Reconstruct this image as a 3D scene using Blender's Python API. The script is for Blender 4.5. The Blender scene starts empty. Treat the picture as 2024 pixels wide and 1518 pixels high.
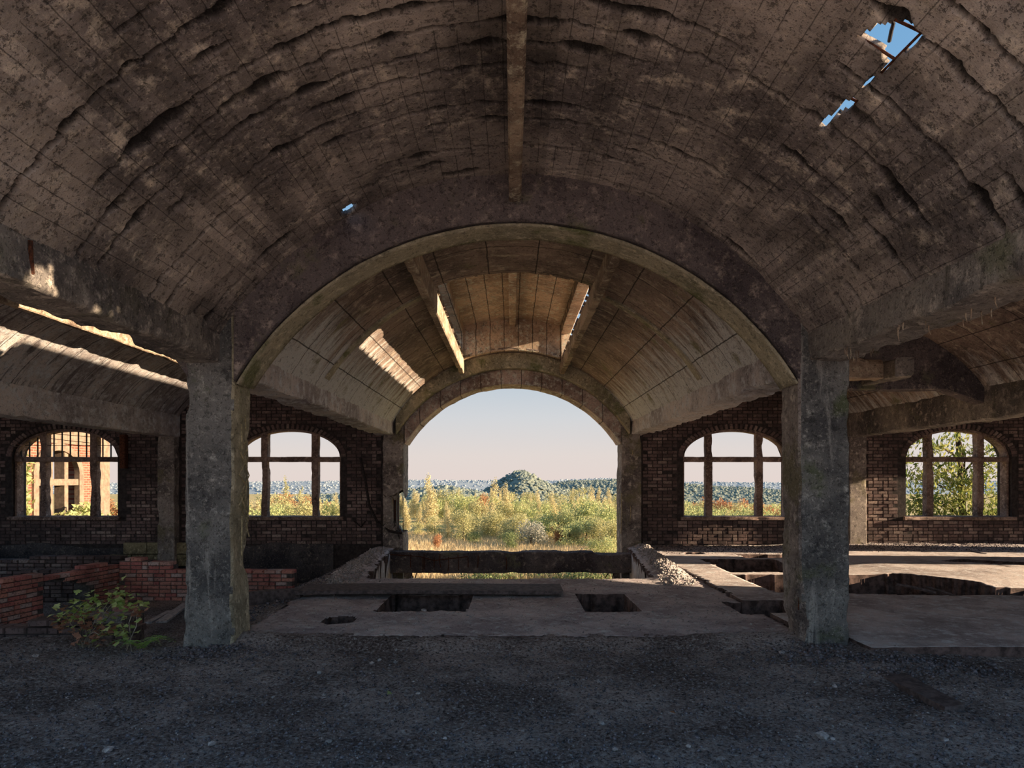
import bpy, math, random
import numpy as np
from mathutils import Vector, Matrix, Euler

random.seed(7)
RNG = np.random.default_rng(11)
SC = bpy.context.scene
COL = SC.collection

# ------------------------------------------------------------------ camera, sky, sun, exposure
F = 1349.0            # focal length in pixels of the 2024 px wide frame
EYE = 1.6
HX, HY = 1012.0, 948.0
cam_d = bpy.data.cameras.new('camera')
cam = bpy.data.objects.new('camera', cam_d)
COL.objects.link(cam)
cam.location = (0, 0, EYE)
cam.rotation_euler = (math.radians(90), 0, 0)
cam_d.sensor_width = 36.0
cam_d.lens = 36.0 * F / 2024.0
cam_d.shift_y = (HY - 759.0) / 2024.0
cam_d.shift_x = -(HX - 1012.0) / 2024.0
cam_d.clip_end = 6000
SC.camera = cam

SUN_TAN, SUN_DY = 0.235, 0.10           # drop and +Y travel per metre of -X travel
world = bpy.data.worlds.new('sky')
SC.world = world
world.use_nodes = True
nt = world.node_tree
bg = nt.nodes['Background']
geo = nt.nodes.new('ShaderNodeTexCoord')
sepx = nt.nodes.new('ShaderNodeSeparateXYZ')
nt.links.new(geo.outputs['Generated'], sepx.inputs[0])
ramp = nt.nodes.new('ShaderNodeValToRGB')          # clear evening sky: colour by elevation only
cr = ramp.color_ramp
SKY = ((0.0, (218, 204, 198)), (0.035, (216, 206, 201)), (0.09, (202, 204, 207)), (0.16, (176, 192, 205)), (0.30, (140, 178, 210)), (0.55, (108, 158, 202)), (1.0, (84, 132, 186)))
while len(cr.elements) < len(SKY): cr.elements.new(0.5)
for e, (p_, c_) in zip(cr.elements, SKY):
    e.position = p_; e.color = (*[((v / 255.0 + 0.055) / 1.055) ** 2.4 for v in c_], 1)
nt.links.new(sepx.outputs['Z'], ramp.inputs['Fac'])
nt.links.new(ramp.outputs['Color'], bg.inputs['Color'])
bg.inputs['Strength'].default_value = 1.0

sd = bpy.data.lights.new('sun', 'SUN')
sd.energy = 13.0
sd.angle = math.radians(0.55)
sd.color = (1.0, 0.76, 0.52)
sun = bpy.data.objects.new('sun', sd)
COL.objects.link(sun)
sun.rotation_euler = Vector((-1.0, SUN_DY, -SUN_TAN)).to_track_quat('-Z', 'Y').to_euler()

SC.view_settings.view_transform = 'Standard'
SC.view_settings.look = 'None'
SC.view_settings.gamma = 1.0
SC.view_settings.use_curve_mapping = False
SC.view_settings.exposure = 0.15
SC.cycles.max_bounces = 8
SC.cycles.diffuse_bounces = 6
SC.cycles.transparent_max_bounces = 4
SC.cycles.glossy_bounces = 2
SC.cycles.caustics_reflective = False
SC.cycles.caustics_refractive = False
SC.cycles.use_denoising = True

# ------------------------------------------------------------------ helpers
def P(px, py, Y):
    """point of the place seen at a pixel of the photograph at distance Y"""
    return Vector(((px - HX) * Y / F, Y, EYE - (py - HY) * Y / F))

def lin(c):
    return tuple(((v / 255.0) / 12.92 if v <= 10.31 else ((v / 255.0 + 0.055) / 1.055) ** 2.4) for v in c)

def _hash(ix, iy, iz, seed):
    h = (ix.astype(np.int64) * 374761393 + iy.astype(np.int64) * 668265263 + iz.astype(np.int64) * 2147483647 + seed * 144665) & 0xffffffff
    h = ((h ^ (h >> 13)) * 1274126177) & 0xffffffff
    h = (h ^ (h >> 16)) & 0xffffffff
    return h / 4294967295.0

def vnoise(p, seed=0):
    p = np.asarray(p, float)
    i = np.floor(p); f = p - i; f = f * f * (3 - 2 * f)
    ix, iy, iz = i[..., 0], i[..., 1], i[..., 2]
    r = 0
    for dx in (0, 1):
        wx = f[..., 0] if dx else 1 - f[..., 0]
        for dy in (0, 1):
            wy = f[..., 1] if dy else 1 - f[..., 1]
            for dz in (0, 1):
                wz = f[..., 2] if dz else 1 - f[..., 2]
                r = r + wx * wy * wz * _hash(ix + dx, iy + dy, iz + dz, seed)
    return r * 2 - 1

def fbm(p, seed=0, octv=3):
    p = np.asarray(p, float); r = 0; a = 1; s = 0
    for k in range(octv):
        r = r + a * vnoise(p * (2 ** k), seed + 31 * k); s += a; a *= 0.5
    return r / s

def mesh_obj(name, verts, faces, mat=None, parent=None, smooth=False, uv=None, loc=None):
    me = bpy.data.meshes.new(name)
    verts = np.asarray(verts, dtype=np.float32)
    if isinstance(faces, np.ndarray):
        nf, k = faces.shape
        me.vertices.add(len(verts)); me.vertices.foreach_set('co', verts.ravel())
        me.loops.add(nf * k); me.loops.foreach_set('vertex_index', faces.astype(np.int32).ravel())
        me.polygons.add(nf)
        me.polygons.foreach_set('loop_start', np.arange(0, nf * k, k, dtype=np.int32))
        me.update(calc_edges=True)
    else:
        me.from_pydata([tuple(v) for v in verts], [], faces)
    if smooth:
        me.polygons.foreach_set('use_smooth', np.ones(len(me.polygons), dtype=bool))
    if uv is not None:
        l = me.uv_layers.new(name='UVMap')
        vi = np.zeros(len(me.loops), dtype=np.int32); me.loops.foreach_get('vertex_index', vi)
        l.data.foreach_set('uv', np.asarray(uv, dtype=np.float32)[vi].ravel())
    me.validate()
    me.update()
    if smooth: me.set_sharp_from_angle(angle=math.radians(38))
    o = bpy.data.objects.new(name, me)
    COL.objects.link(o)
    if mat is not None: me.materials.append(mat)
    if parent is not None: o.parent = parent
    if loc is not None: o.location = loc
    return o

def link_copy(src, name, parent=None, loc=(0, 0, 0), rot=(0, 0, 0), scale=(1, 1, 1)):
    o = src.copy()
    o.name = name
    COL.objects.link(o)
    o.parent = parent
    o.location = loc; o.rotation_euler = rot; o.scale = scale
    return o

def empty(name, loc=(0, 0, 0)):
    o = bpy.data.objects.new(name, None)
    o.empty_display_size = 0.1
    COL.objects.link(o); o.location = loc
    return o

def tag(o, label=None, cat=None, group=None, kind=None):
    if label: o['label'] = label
    if cat: o['category'] = cat
    if group: o['group'] = group
    if kind: o['kind'] = kind
    return o

class MB:
    def __init__(s): s.v = []; s.f = []
    def box(s, x0, x1, y0, y1, z0, z1):
        n = len(s.v)
        s.v += [(x0, y0, z0), (x1, y0, z0), (x1, y1, z0), (x0, y1, z0), (x0, y0, z1), (x1, y0, z1), (x1, y1, z1), (x0, y1, z1)]
        s.f += [(n, n + 3, n + 2, n + 1), (n + 4, n + 5, n + 6, n + 7), (n, n + 1, n + 5, n + 4), (n + 1, n + 2, n + 6, n + 5), (n + 2, n + 3, n + 7, n + 6), (n + 3, n, n + 4, n + 7)]
    def quad(s, a, b, c, d):
        n = len(s.v); s.v += [tuple(a), tuple(b), tuple(c), tuple(d)]; s.f.append((n, n + 1, n + 2, n + 3))
    def tube(s, pts, r, k=6, r2=None):
        pts = [Vector(p) for p in pts]; n = len(s.v); m = len(pts)
        for i, p in enumerate(pts):
            d = (pts[min(i + 1, m - 1)] - pts[max(i - 1, 0)]).normalized()
            a = d.orthogonal().normalized(); b = d.cross(a)
            rr = r if r2 is None else r + (r2 - r) * i / max(1, m - 1)
            for j in range(k):
                t = 2 * math.pi * j / k
                s.v.append(tuple(p + a * (rr * math.cos(t)) + b * (rr * math.sin(t))))
        for i in range(m - 1):
            for j in range(k):
                s.f.append((n + i * k + j, n + i * k + (j + 1) % k, n + (i + 1) * k + (j + 1) % k, n + (i + 1) * k + j))
        s.f.append(tuple(n + j for j in range(k - 1, -1, -1)))
        s.f.append(tuple(n + (m - 1) * k + j for j in range(k)))
    def build(s, name, mat, parent=None, smooth=False):
        return mesh_obj(name, s.v, s.f, mat, parent, smooth)

def rect_loop(x0, x1, y0, y1, n, ch=0.02):
    """closed loop of a chamfered rectangle in the (a,b) plane with n points a side"""
    pts = []
    c = [(x0, y0), (x1, y0), (x1, y1), (x0, y1)]
    for i in range(4):
        a = np.array(c[i]); b = np.array(c[(i + 1) % 4]); L = np.linalg.norm(b - a); d = (b - a) / L
        for t in np.linspace(ch, L - ch, n): pts.append(a + d * t)
    return np.array(pts)

def loft(name, secs, mat, parent=None, amp=0.012, freq=4.0, seed=1, chip=0.0, caps=True, smooth=True, fine=0.004):
    """secs: array (m,k,3) of closed loops; noise roughens the surface, chip eats the arrises"""
    S = np.asarray(secs, float); m, k, _ = S.shape
    cen = S.mean(axis=1, keepdims=True)
    d = S - cen; L = np.linalg.norm(d, axis=2, keepdims=True); dn = d / np.maximum(L, 1e-6)
    n1 = fbm(S * freq, seed, 4)[..., None]
    n2 = vnoise(S * freq * 9, seed + 5)[..., None]
    off = n1 * amp + n2 * fine
    if chip:
        Lm = L / L.max(axis=1, keepdims=True)
        cn = np.clip(fbm(S * 2.6, seed + 9, 4) - 0.05, 0, 1)[..., None]
        off = off - chip * cn * np.clip((Lm - 0.72) / 0.28, 0, 1) * 3
    S2 = S + dn * off
    v = S2.reshape(-1, 3)
    I, J = np.meshgrid(np.arange(m - 1), np.arange(k), indexing='ij')
    J2 = (J + 1) % k
    f = np.stack([I * k + J, I * k + J2, (I + 1) * k + J2, (I + 1) * k + J], -1).reshape(-1, 4)
    fl = [tuple(int(q) for q in r) for r in f]
    if caps:
        fl.append(tuple(range(k - 1, -1, -1))); fl.append(tuple((m - 1) * k + j for j in range(k)))
    o = mesh_obj(name, v, fl, mat, parent, smooth)
    return o

def sub(v0, v1, step):
    return np.linspace(v0, v1, max(2, int(abs(v1 - v0) / step) + 1))

def beam_y(name, x0, x1, y0, y1, z0, z1, mat, parent=None, step=0.08, erode=0.0, **kw):
    ys = sub(y0, y1, step)
    n = max(3, int(max(x1 - x0, z1 - z0) / 0.06))
    L = rect_loop(x0, x1, z0, z1, n, 0.015)
    S = np.zeros((len(ys), len(L), 3))
    S[:, :, 0] = L[None, :, 0]; S[:, :, 1] = ys[:, None]; S[:, :, 2] = L[None, :, 1]
    if erode:
        low = np.clip(1 - (S[..., 2] - z0) / 0.12, 0, 1)
        e = np.abs(fbm(S * np.array([6, 3.0, 1.0]), kw.get('seed', 1) + 77, 4)) * erode
        S[..., 2] += e * low
    return loft(name, S, mat, parent, **kw)

def beam_x(name, x0, x1, y0, y1, z0, z1, mat, parent=None, step=0.08, **kw):
    xs = sub(x0, x1, step)
    n = max(3, int(max(y1 - y0, z1 - z0) / 0.06))
    L = rect_loop(y0, y1, z0, z1, n, 0.012)
    S = np.zeros((len(xs), len(L), 3))
    S[:, :, 1] = L[None, :, 0]; S[:, :, 0] = xs[:, None]; S[:, :, 2] = L[None, :, 1]
    return loft(name, S, mat, parent, **kw)

def post_z(name, x0, x1, y0, y1, z0, z1, mat, parent=None, step=0.08, **kw):
    zs = sub(z0, z1, step)
    n = max(3, int(max(x1 - x0, y1 - y0) / 0.05))
    L = rect_loop(x0, x1, y0, y1, n, 0.015)
    S = np.zeros((len(zs), len(L), 3))
    S[:, :, 0] = L[None, :, 0]; S[:, :, 2] = zs[:, None]; S[:, :, 1] = L[None, :, 1]
    return loft(name, S, mat, parent, **kw)

# ------------------------------------------------------------------ materials
class NT:
    def __init__(s, name):
        s.m = bpy.data.materials.new(name); s.m.use_nodes = True
        s.t = s.m.node_tree; s.n = s.t.nodes; s.l = s.t.links
        s.b = s.n['Principled BSDF']; s.out = s.n['Material Output']
        s.b.inputs['Roughness'].default_value = 0.9
        s.b.inputs['Specular IOR Level'].default_value = 0.25
    def new(s, t, **kw):
        n = s.n.new(t)
        for k, v in kw.items(): setattr(n, k, v)
        return n
    def lk(s, a, b): s.l.new(a, b)
    def pos(s): return s.new('ShaderNodeNewGeometry').outputs['Position']
    def uv(s): return s.new('ShaderNodeUVMap').outputs['UV']
    def map(s, vec, scale):
        n = s.new('ShaderNodeMapping'); s.lk(vec, n.inputs['Vector']); n.inputs['Scale'].default_value = scale
        return n.outputs['Vector']
    def noise(s, vec, scale, detail=5, rough=0.6, dist=0.0):
        n = s.new('ShaderNodeTexNoise'); s.lk(vec, n.inputs['Vector'])
        n.inputs['Scale'].default_value = scale; n.inputs['Detail'].default_value = detail
        n.inputs['Roughness'].default_value = rough; n.inputs['Distortion'].default_value = dist
        return n.outputs['Fac']
    def ramp(s, fac, a, b):
        n = s.new('ShaderNodeMapRange'); s.lk(fac, n.inputs['Value'])
        n.inputs['From Min'].default_value = a; n.inputs['From Max'].default_value = b
        n.interpolation_type = 'SMOOTHSTEP'
        return n.outputs['Result']
    def math(s, op, a, b=None, c=None):
        n = s.new('ShaderNodeMath', operation=op)
        for i, x in enumerate((a, b, c)):
            if x is None: continue
            if isinstance(x, (int, float)): n.inputs[i].default_value = x
            else: s.lk(x, n.inputs[i])
        return n.outputs[0]
    def mix(s, fac, a, b, mode='MIX'):
        n = s.new('ShaderNodeMix', data_type='RGBA', blend_type=mode)
        if isinstance(fac, (int, float)): n.inputs['Factor'].default_value = fac
        else: s.lk(fac, n.inputs['Factor'])
        for i, x in ((6, a), (7, b)):
            if isinstance(x, tuple): n.inputs[i].default_value = (*x[:3], 1)
            else: s.lk(x, n.inputs[i])
        return n.outputs[2]
    def sep(s, vec):
        n = s.new('ShaderNodeSeparateXYZ'); s.lk(vec, n.inputs[0]); return n.outputs
    def bump(s, h, strength=0.5, dist=0.02):
        n = s.new('ShaderNodeBump'); n.inputs['Strength'].default_value = strength; n.inputs['Distance'].default_value = dist
        s.lk(h, n.inputs['Height']); s.lk(n.outputs['Normal'], s.b.inputs['Normal'])
    def done(s, col, rough=None):
        if isinstance(col, tuple): s.b.inputs['Base Color'].default_value = (*col[:3], 1)
        else: s.lk(col, s.b.inputs['Base Color'])
        if rough is not None: s.b.inputs['Roughness'].default_value = rough
        return s.m

G = 1.6
def lg(c): return tuple(min(0.8, v * G) for v in lin(c))
def concrete(name, dark, mid, light, s1=0.9, lightmix=(0.5, 0.66), boards=None, streak=None, streakcol=None, moss=None, soot=None, pit=0.6, uvm=False, panels=None, bumpd=0.02, crack=False, haunch=None):
    t = NT(name)
    v = t.uv() if uvm else t.pos()
    vec = t.pos()
    big = t.noise(vec, s1, 7, 0.62)
    col = t.mix(t.ramp(big, 0.38, 0.62), lg(dark), lg(mid))
    med = t.noise(vec, s1 * 7, 9, 0.72)
    col = t.mix(t.ramp(med, *lightmix), col, lg(light))
    if streak:
        sc, lo, hi = streak
        st = t.noise(t.map(v, sc), 1.0, 7, 0.7, 0.6)
        col = t.mix(t.ramp(st, lo, hi), col, lg(streakcol))
    if haunch:
        lo, hi, hc, sc = haunch
        ab = t.math('ABSOLUTE', t.sep(v)[0])
        hn = t.noise(t.map(v, sc), 1.0, 7, 0.7, 0.4)
        col = t.mix(t.ramp(t.math('ADD', ab, t.math('MULTIPLY', t.math('SUBTRACT', hn, 0.5), 3.2)), lo, hi), col, lg(hc))
    if moss:
        mc, lo, hi = moss
        mo = t.noise(vec, 1.7, 6, 0.65)
        col = t.mix(t.ramp(mo, lo, hi), col, lg(mc))
    spk = t.noise(vec, 31, 6, 0.8)
    col = t.mix(t.math('MULTIPLY', t.ramp(spk, 0.54, 0.64), 0.45), col, lg(light))
    fine = t.noise(vec, 55, 5, 0.75)
    pits = t.ramp(fine, 0.56, 0.68)
    pits2 = t.ramp(t.noise(vec, 17, 4, 0.8), 0.55, 0.64)
    pits = t.math('MAXIMUM', pits, t.math('MULTIPLY', pits2, 0.8))
    h = t.math('MULTIPLY_ADD', pits, -0.7, t.math('MULTIPLY_ADD', med, 1.2, t.math('MULTIPLY', fine, 0.7)))
    col = t.mix(t.math('MULTIPLY', pits, pit), col, lg(tuple(x * 0.35 for x in dark)))
    if boards:
        w, axis = boards
        x = t.sep(v)
        wob = t.math('MULTIPLY_ADD', t.noise(vec, 7, 4, 0.6), 0.016, x[axis])
        u = t.math('DIVIDE', wob, w)
        fr = t.math('FRACT', u)
        idx = t.math('FLOOR', u)
        wn = t.new('ShaderNodeTexWhiteNoise', noise_dimensions='1D'); t.lk(idx, wn.inputs['W'])
        val = t.math('MULTIPLY_ADD', wn.outputs['Value'], 0.42, 0.78)
        cmb = t.new('ShaderNodeCombineColor')
        for i in range(3): t.lk(val, cmb.inputs[i])
        col = t.mix(1.0, col, cmb.outputs[0], 'MULTIPLY')
        ln = t.math('LESS_THAN', t.math('ABSOLUTE', t.math('SUBTRACT', fr, 0.5)), 0.022)
        brk = t.ramp(t.noise(vec, 2.3, 3, 0.6), 0.4, 0.52)
        ln = t.math('MULTIPLY', ln, brk)
        col = t.mix(t.math('MULTIPLY', ln, 0.6), col, lg(tuple(x * 0.3 for x in dark)))
        h = t.math('MULTIPLY_ADD', ln, -0.8, h)
    if panels:
        x = t.sep(v)
        for axis, w in panels:
            wob = t.math('MULTIPLY_ADD', t.noise(vec, 5, 4, 0.6), 0.03, x[axis])
            fr = t.math('FRACT', t.math('DIVIDE', wob, w))
            ln = t.math('LESS_THAN', t.math('ABSOLUTE', t.math('SUBTRACT', fr, 0.5)), 0.008 / w)
            col = t.mix(t.math('MULTIPLY', ln, 0.8), col, lg(tuple(x2 * 0.3 for x2 in dark)))
            h = t.math('MULTIPLY_ADD', ln, -0.8, h)
    if crack:
        at = t.new('ShaderNodeAttribute', attribute_name='crack').outputs['Fac']
        col = t.mix(t.math('MULTIPLY', at, 0.92), col, lg(tuple(x * 0.28 for x in dark)))
    t.bump(h, 0.75, bumpd)
    return t.done(col)

M = {}
M['vault_near'] = concrete('soot stained vault concrete', (98, 91, 88), (158, 147, 137), (190, 176, 160), 0.75, (0.5, 0.7), boards=(0.145, 0), uvm=True, pit=0.8, crack=True)
M['vault_far'] = concrete('board marked far vault', (98, 86, 80), (142, 124, 112), (172, 156, 140), 0.8, (0.5, 0.7), uvm=True,
                          streak=((2.2, 9.0, 1.0), 0.56, 0.68), streakcol=(176, 166, 146), moss=((118, 114, 88), 0.58, 0.72), panels=((0, 0.62), (1, 0.95)), haunch=(2.1, 2.9, (200, 192, 184), (0.8, 6.0, 1.0)))
M['haunch'] = concrete('lime streaked haunch concrete', (138, 130, 128), (188, 179, 173), (218, 210, 202), 0.9, (0.46, 0.64), uvm=True,
                       streak=((1.0, 7.0, 1.0), 0.52, 0.62), streakcol=(112, 104, 102), panels=((1, 0.7),))
M['col'] = concrete('dark grey green column concrete', (66, 66, 66), (108, 107, 103), (160, 158, 150), 1.1, (0.54, 0.72),
                    streak=((7, 7, 0.6), 0.55, 0.68), streakcol=(134, 132, 126), moss=((78, 84, 62), 0.55, 0.7))
M['arch'] = concrete('dark arch concrete', (66, 60, 62), (102, 94, 92), (150, 138, 128), 1.0, (0.52, 0.7), moss=((104, 102, 82), 0.56, 0.7))
M['arch_pale'] = concrete('mossy pale soffit and lit column face', (122, 116, 98), (160, 152, 128), (190, 180, 156), 1.6, (0.5, 0.66), moss=((104, 106, 74), 0.52, 0.66))
M['beam'] = concrete('stained beam concrete', (84, 80, 78), (132, 125, 116), (176, 166, 154), 1.1, (0.5, 0.68),
                     streak=((6, 3, 0.7), 0.54, 0.66), streakcol=(84, 80, 72), moss=((104, 104, 84), 0.56, 0.74))
M['beam_warm'] = concrete('rust brown beam concrete', (104, 88, 76), (166, 146, 124), (200, 180, 156), 1.3, (0.5, 0.68))
M['arch_far'] = concrete('pinkish far arch concrete', (116, 98, 90), (176, 156, 144), (206, 190, 178), 1.4, (0.48, 0.66), panels=((0, 0.45),))
M['pier'] = concrete('grey pier concrete', (84, 77, 74), (134, 125, 118), (176, 166, 154), 1.4, (0.5, 0.68), moss=((104, 98, 78), 0.52, 0.66))
M['lantern'] = concrete('warm lantern concrete', (146, 124, 104), (190, 164, 138), (220, 198, 170), 1.5, (0.5, 0.66), panels=((0, 0.3),))
M['slab'] = concrete('dusty floor concrete', (146, 136, 138), (186, 176, 175), (206, 198, 195), 1.2, (0.5, 0.66), pit=0.7, bumpd=0.03)
M['slab_pale'] = concrete('pale floor screed', (138, 128, 126), (182, 172, 168), (208, 198, 192), 1.0, (0.48, 0.66), pit=0.35)
M['frame'] = concrete('stone window frame', (88, 72, 66), (134, 114, 104), (170, 150, 138), 2.5, (0.5, 0.68))
M['plaster'] = concrete('sooty plaster', (48, 46, 50), (76, 72, 72), (138, 128, 116), 1.5, (0.56, 0.72))
M['yellow_stone'] = concrete('yellowish stone', (92, 84, 64), (134, 124, 96), (164, 152, 122), 2.5)

def ash():
    t = NT('black ash and gravel'); v = t.pos()
    a = t.noise(v, 1.1, 6, 0.6); b = t.noise(v, 38, 6, 0.75)
    c = t.mix(t.ramp(a, 0.36, 0.64), lg((108, 96, 92)), lg((172, 158, 152)))
    c = t.mix(t.ramp(b, 0.5, 0.68), c, lg((214, 203, 198)))
    c = t.mix(t.ramp(b, 0.5, 0.36), c, lg((40, 36, 38)))
    vo = t.new('ShaderNodeTexVoronoi'); t.lk(v, vo.inputs['Vector']); vo.inputs['Scale'].default_value = 26
    h = t.math('MULTIPLY_ADD', vo.outputs['Distance'], -0.8, t.math('MULTIPLY', b, 1.4))
    t.bump(h, 1.0, 0.045)
    return t.done(c)
M['ash'] = ash()

def brickmat(name, c1, c2, c3, attr=False, rough=0.9):
    t = NT(name); v = t.pos()
    if attr:
        r = t.new('ShaderNodeAttribute', attribute_name='rnd').outputs['Fac']
    else:
        r = t.new('ShaderNodeObjectInfo').outputs['Random']
    c = t.mix(t.ramp(r, 0.0, 0.6), lg(c1), lg(c2))
    c = t.mix(t.ramp(r, 0.7, 1.0), c, lg(c3))
    n = t.noise(v, 30, 5, 0.7)
    c = t.mix(t.ramp(n, 0.5, 0.7), c, lg(tuple(x * 0.5 for x in c1)))
    n2 = t.noise(v, 0.9, 5, 0.6)
    c = t.mix(t.math('MULTIPLY', t.ramp(n2, 0.4, 0.6), 0.55), c, lg(tuple(x * 0.45 for x in c1)))
    t.bump(n, 0.5, 0.01)
    return t.done(c)
SOOTY = ((84, 72, 70), (110, 92, 88), (140, 124, 116))
RED = ((178, 112, 104), (204, 134, 118), (186, 166, 158))
M['brick_sooty'] = brickmat('sooty brick', *SOOTY)
M['brick_sooty_mass'] = brickmat('sooty brickwork', *SOOTY, attr=True)
M['brick_red'] = brickmat('red brick', *RED)
M['brick_red_mass'] = brickmat('red brickwork', *RED, attr=True)

def plain(name, col, rough=0.8, var=0.35, scale=12, metal=0.0):
    t = NT(name); v = t.pos(); n = t.noise(v, scale, 5, 0.65)
    c = t.mix(t.ramp(n, 0.35, 0.65), lin(tuple(x * (1 - var) for x in col)), lin(col))
    t.bump(n, 0.4, 0.01); t.b.inputs['Metallic'].default_value = metal
    return t.done(c, rough)
M['mortar'] = plain('old mortar', (72, 64, 62))
M['mortar_pale'] = plain('pale mortar', (120, 110, 104))
M['rust'] = plain('rusted steel', (112, 66, 44), 0.8, 0.5, 40)
M['bar_pale'] = plain('lime crusted steel bar', (202, 184, 142), 0.8, 0.35, 30)
M['steel_dark'] = plain('dark steel', (56, 46, 44), 0.6, 0.4, 30)
M['wood_grey'] = plain('weathered grey wood', (204, 196, 192), 0.85, 0.3, 20)
M['wood_dark'] = plain('dark wood board', (112, 100, 98), 0.8, 0.35, 16)
M['stone'] = plain('grey stone chip', (196, 188, 184), 0.9, 0.35, 30)
M['stone_dark'] = plain('dark clinker', (140, 132, 136), 0.9, 0.5, 30)
M['hole_rim'] = plain('darkened brown slab edge', (120, 100, 94), 0.95, 0.45, 9)  # brown edge, darkened in colour so sunlit hole sides stay dim
M['black_void'] = plain('darkened cellar bottom', (60, 52, 50), 1.0)  # shade of the cellar and holes put into the dark colour

def leafmat(name, c1, c2, trans=0.35, objr=False):
    t = NT(name)
    if objr: r = t.new('ShaderNodeObjectInfo').outputs['Random']
    else: r = t.new('ShaderNodeAttribute', attribute_name='rnd').outputs['Fac']
    c = t.mix(r, lin(c1), lin(c2))
    t.lk(c, t.b.inputs['Base Color']); t.b.inputs['Roughness'].default_value = 0.7
    tr = t.new('ShaderNodeBsdfTranslucent'); t.lk(c, tr.inputs['Color'])
    mx = t.new('ShaderNodeMixShader'); mx.inputs[0].default_value = trans
    t.lk(t.b.outputs[0], mx.inputs[1]); t.lk(tr.outputs[0], mx.inputs[2]); t.lk(mx.outputs[0], t.out.inputs['Surface'])
    return t.m
M['leaf_birch'] = leafmat('yellowing birch leaves', (196, 186, 140), (232, 218, 172))  # thicket leaf colours paled, partly to stand for distance haze
M['leaf_olive'] = leafmat('olive leaves', (168, 168, 120), (208, 200, 146))
M['leaf_rust'] = leafmat('rust autumn leaves', (172, 124, 88), (214, 162, 116))
M['leaf_green'] = leafmat('deep green leaves', (104, 118, 80), (146, 156, 104))
M['leaf_silver'] = leafmat('silver grey leaves', (164, 162, 144), (200, 196, 178))
M['leaf_bright'] = leafmat('bright green leaves', (158, 170, 112), (206, 206, 146))
M['leaf_near'] = leafmat('sunlit cherry leaves', (100, 122, 66), (178, 176, 104), 0.5)
M['leaf_weed'] = leafmat('fresh weed leaves', (152, 182, 98), (210, 218, 146), 0.3, True)
M['leaf_dead'] = leafmat('withered brown leaves', (148, 104, 84), (186, 138, 112), 0.2, True)
M['fern'] = leafmat('fresh fern green', (150, 190, 104), (180, 210, 126), 0.3, True)
M['grass'] = leafmat('dry ochre grass', (204, 180, 134), (236, 216, 174), 0.3)
M['bark'] = plain('birch bark', (176, 164, 146), 0.9, 0.5, 5)
M['bark_dark'] = plain('dark bark', (84, 68, 56), 0.9, 0.4, 10)
M['forest'] = leafmat('distant hazed forest', (124, 134, 122), (150, 156, 138), 0.1)  # colour paled and greyed to carry distance haze
M['forest_far'] = leafmat('far forest hazed blue', (158, 170, 174), (178, 186, 186), 0.1)  # aerial haze put into the pale blue colour
def fieldmat():
    t = NT('rough meadow'); v = t.pos()
    n = t.noise(v, 0.12, 6, 0.6); m = t.noise(v, 2.5, 5, 0.7)
    c = t.mix(t.ramp(n, 0.4, 0.62), lin((204, 176, 124)), lin((150, 150, 90)))
    c = t.mix(t.ramp(m, 0.5, 0.7), c, lin((226, 200, 150)))
    t.bump(m, 0.6, 0.2)
    return t.done(c)
M['field'] = fieldmat()
def brick_far():
    t = NT('sunlit red brickwork')
    b = t.new('ShaderNodeTexBrick'); v = t.pos(); x = t.sep(v)
    cm = t.new('ShaderNodeCombineXYZ'); t.lk(x[1], cm.inputs[0]); t.lk(x[2], cm.inputs[1]); t.lk(cm.outputs[0], b.inputs['Vector'])
    b.inputs['Scale'].default_value = 1.0; b.inputs['Brick Width'].default_value = 0.235; b.inputs['Row Height'].default_value = 0.078
    b.inputs['Mortar Size'].default_value = 0.012
    b.inputs['Color1'].default_value = (*lin((132, 74, 60)), 1); b.inputs['Color2'].default_value = (*lin((150, 94, 76)), 1)
    b.inputs['Mortar'].default_value = (*lin((150, 130, 112)), 1)
    t.bump(b.outputs['Fac'], 0.5, -0.01)
    return t.done(b.outputs['Color'])
M['brick_far'] = brick_far()
M['stone_far'] = plain('pale sunlit stone', (150, 130, 112), 0.9, 0.2, 6)

# ------------------------------------------------------------------ the vaulted shell
def circ(hs, crown, spring):
    h = crown - spring; R = (hs * hs + h * h) / (2 * h)
    return R, crown - R

VN = dict(xc=0.02, hs=2.72, crown=4.46, spring=3.03)     # vault over the camera
VF = dict(xc=0.02, hs=2.60, crown=4.36, spring=2.88)     # vault beyond the arch
VA = 2.2, 4.15, 3.03                                      # side aisles
def vz(d, x):
    R, zc = circ(d['hs'], d['crown'], d['spring'])
    return zc + np.sqrt(np.maximum(R * R - (np.asarray(x) - d['xc']) ** 2, 0.01))

def inpoly(s, y, poly):
    r = np.zeros(s.shape, bool); n = len(poly)
    for i in range(n):
        x1, y1 = poly[i]; x2, y2 = poly[(i + 1) % n]
        c = ((y1 > y) != (y2 > y)) & (s < (x2 - x1) * (y - y1) / ((y2 - y1) if y2 != y1 else 1e-9) + x1)
        r ^= c
    return r

def px_to_vault(d, px, py):
    R, zc = circ(d['hs'], d['crown'], d['spring'])
    a = (px - HX) / F; b = (HY - py) / F
    A = a * a + b * b; B = 2 * (-a * d['xc'] + b * (EYE - zc)); C = d['xc'] ** 2 + (EYE - zc) ** 2 - R * R
    Y = (-B + math.sqrt(B * B - 4 * A * C)) / (2 * A)
    x = a * Y - d['xc']; z = EYE + b * Y - zc
    return R * math.atan2(x, z), Y

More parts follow.
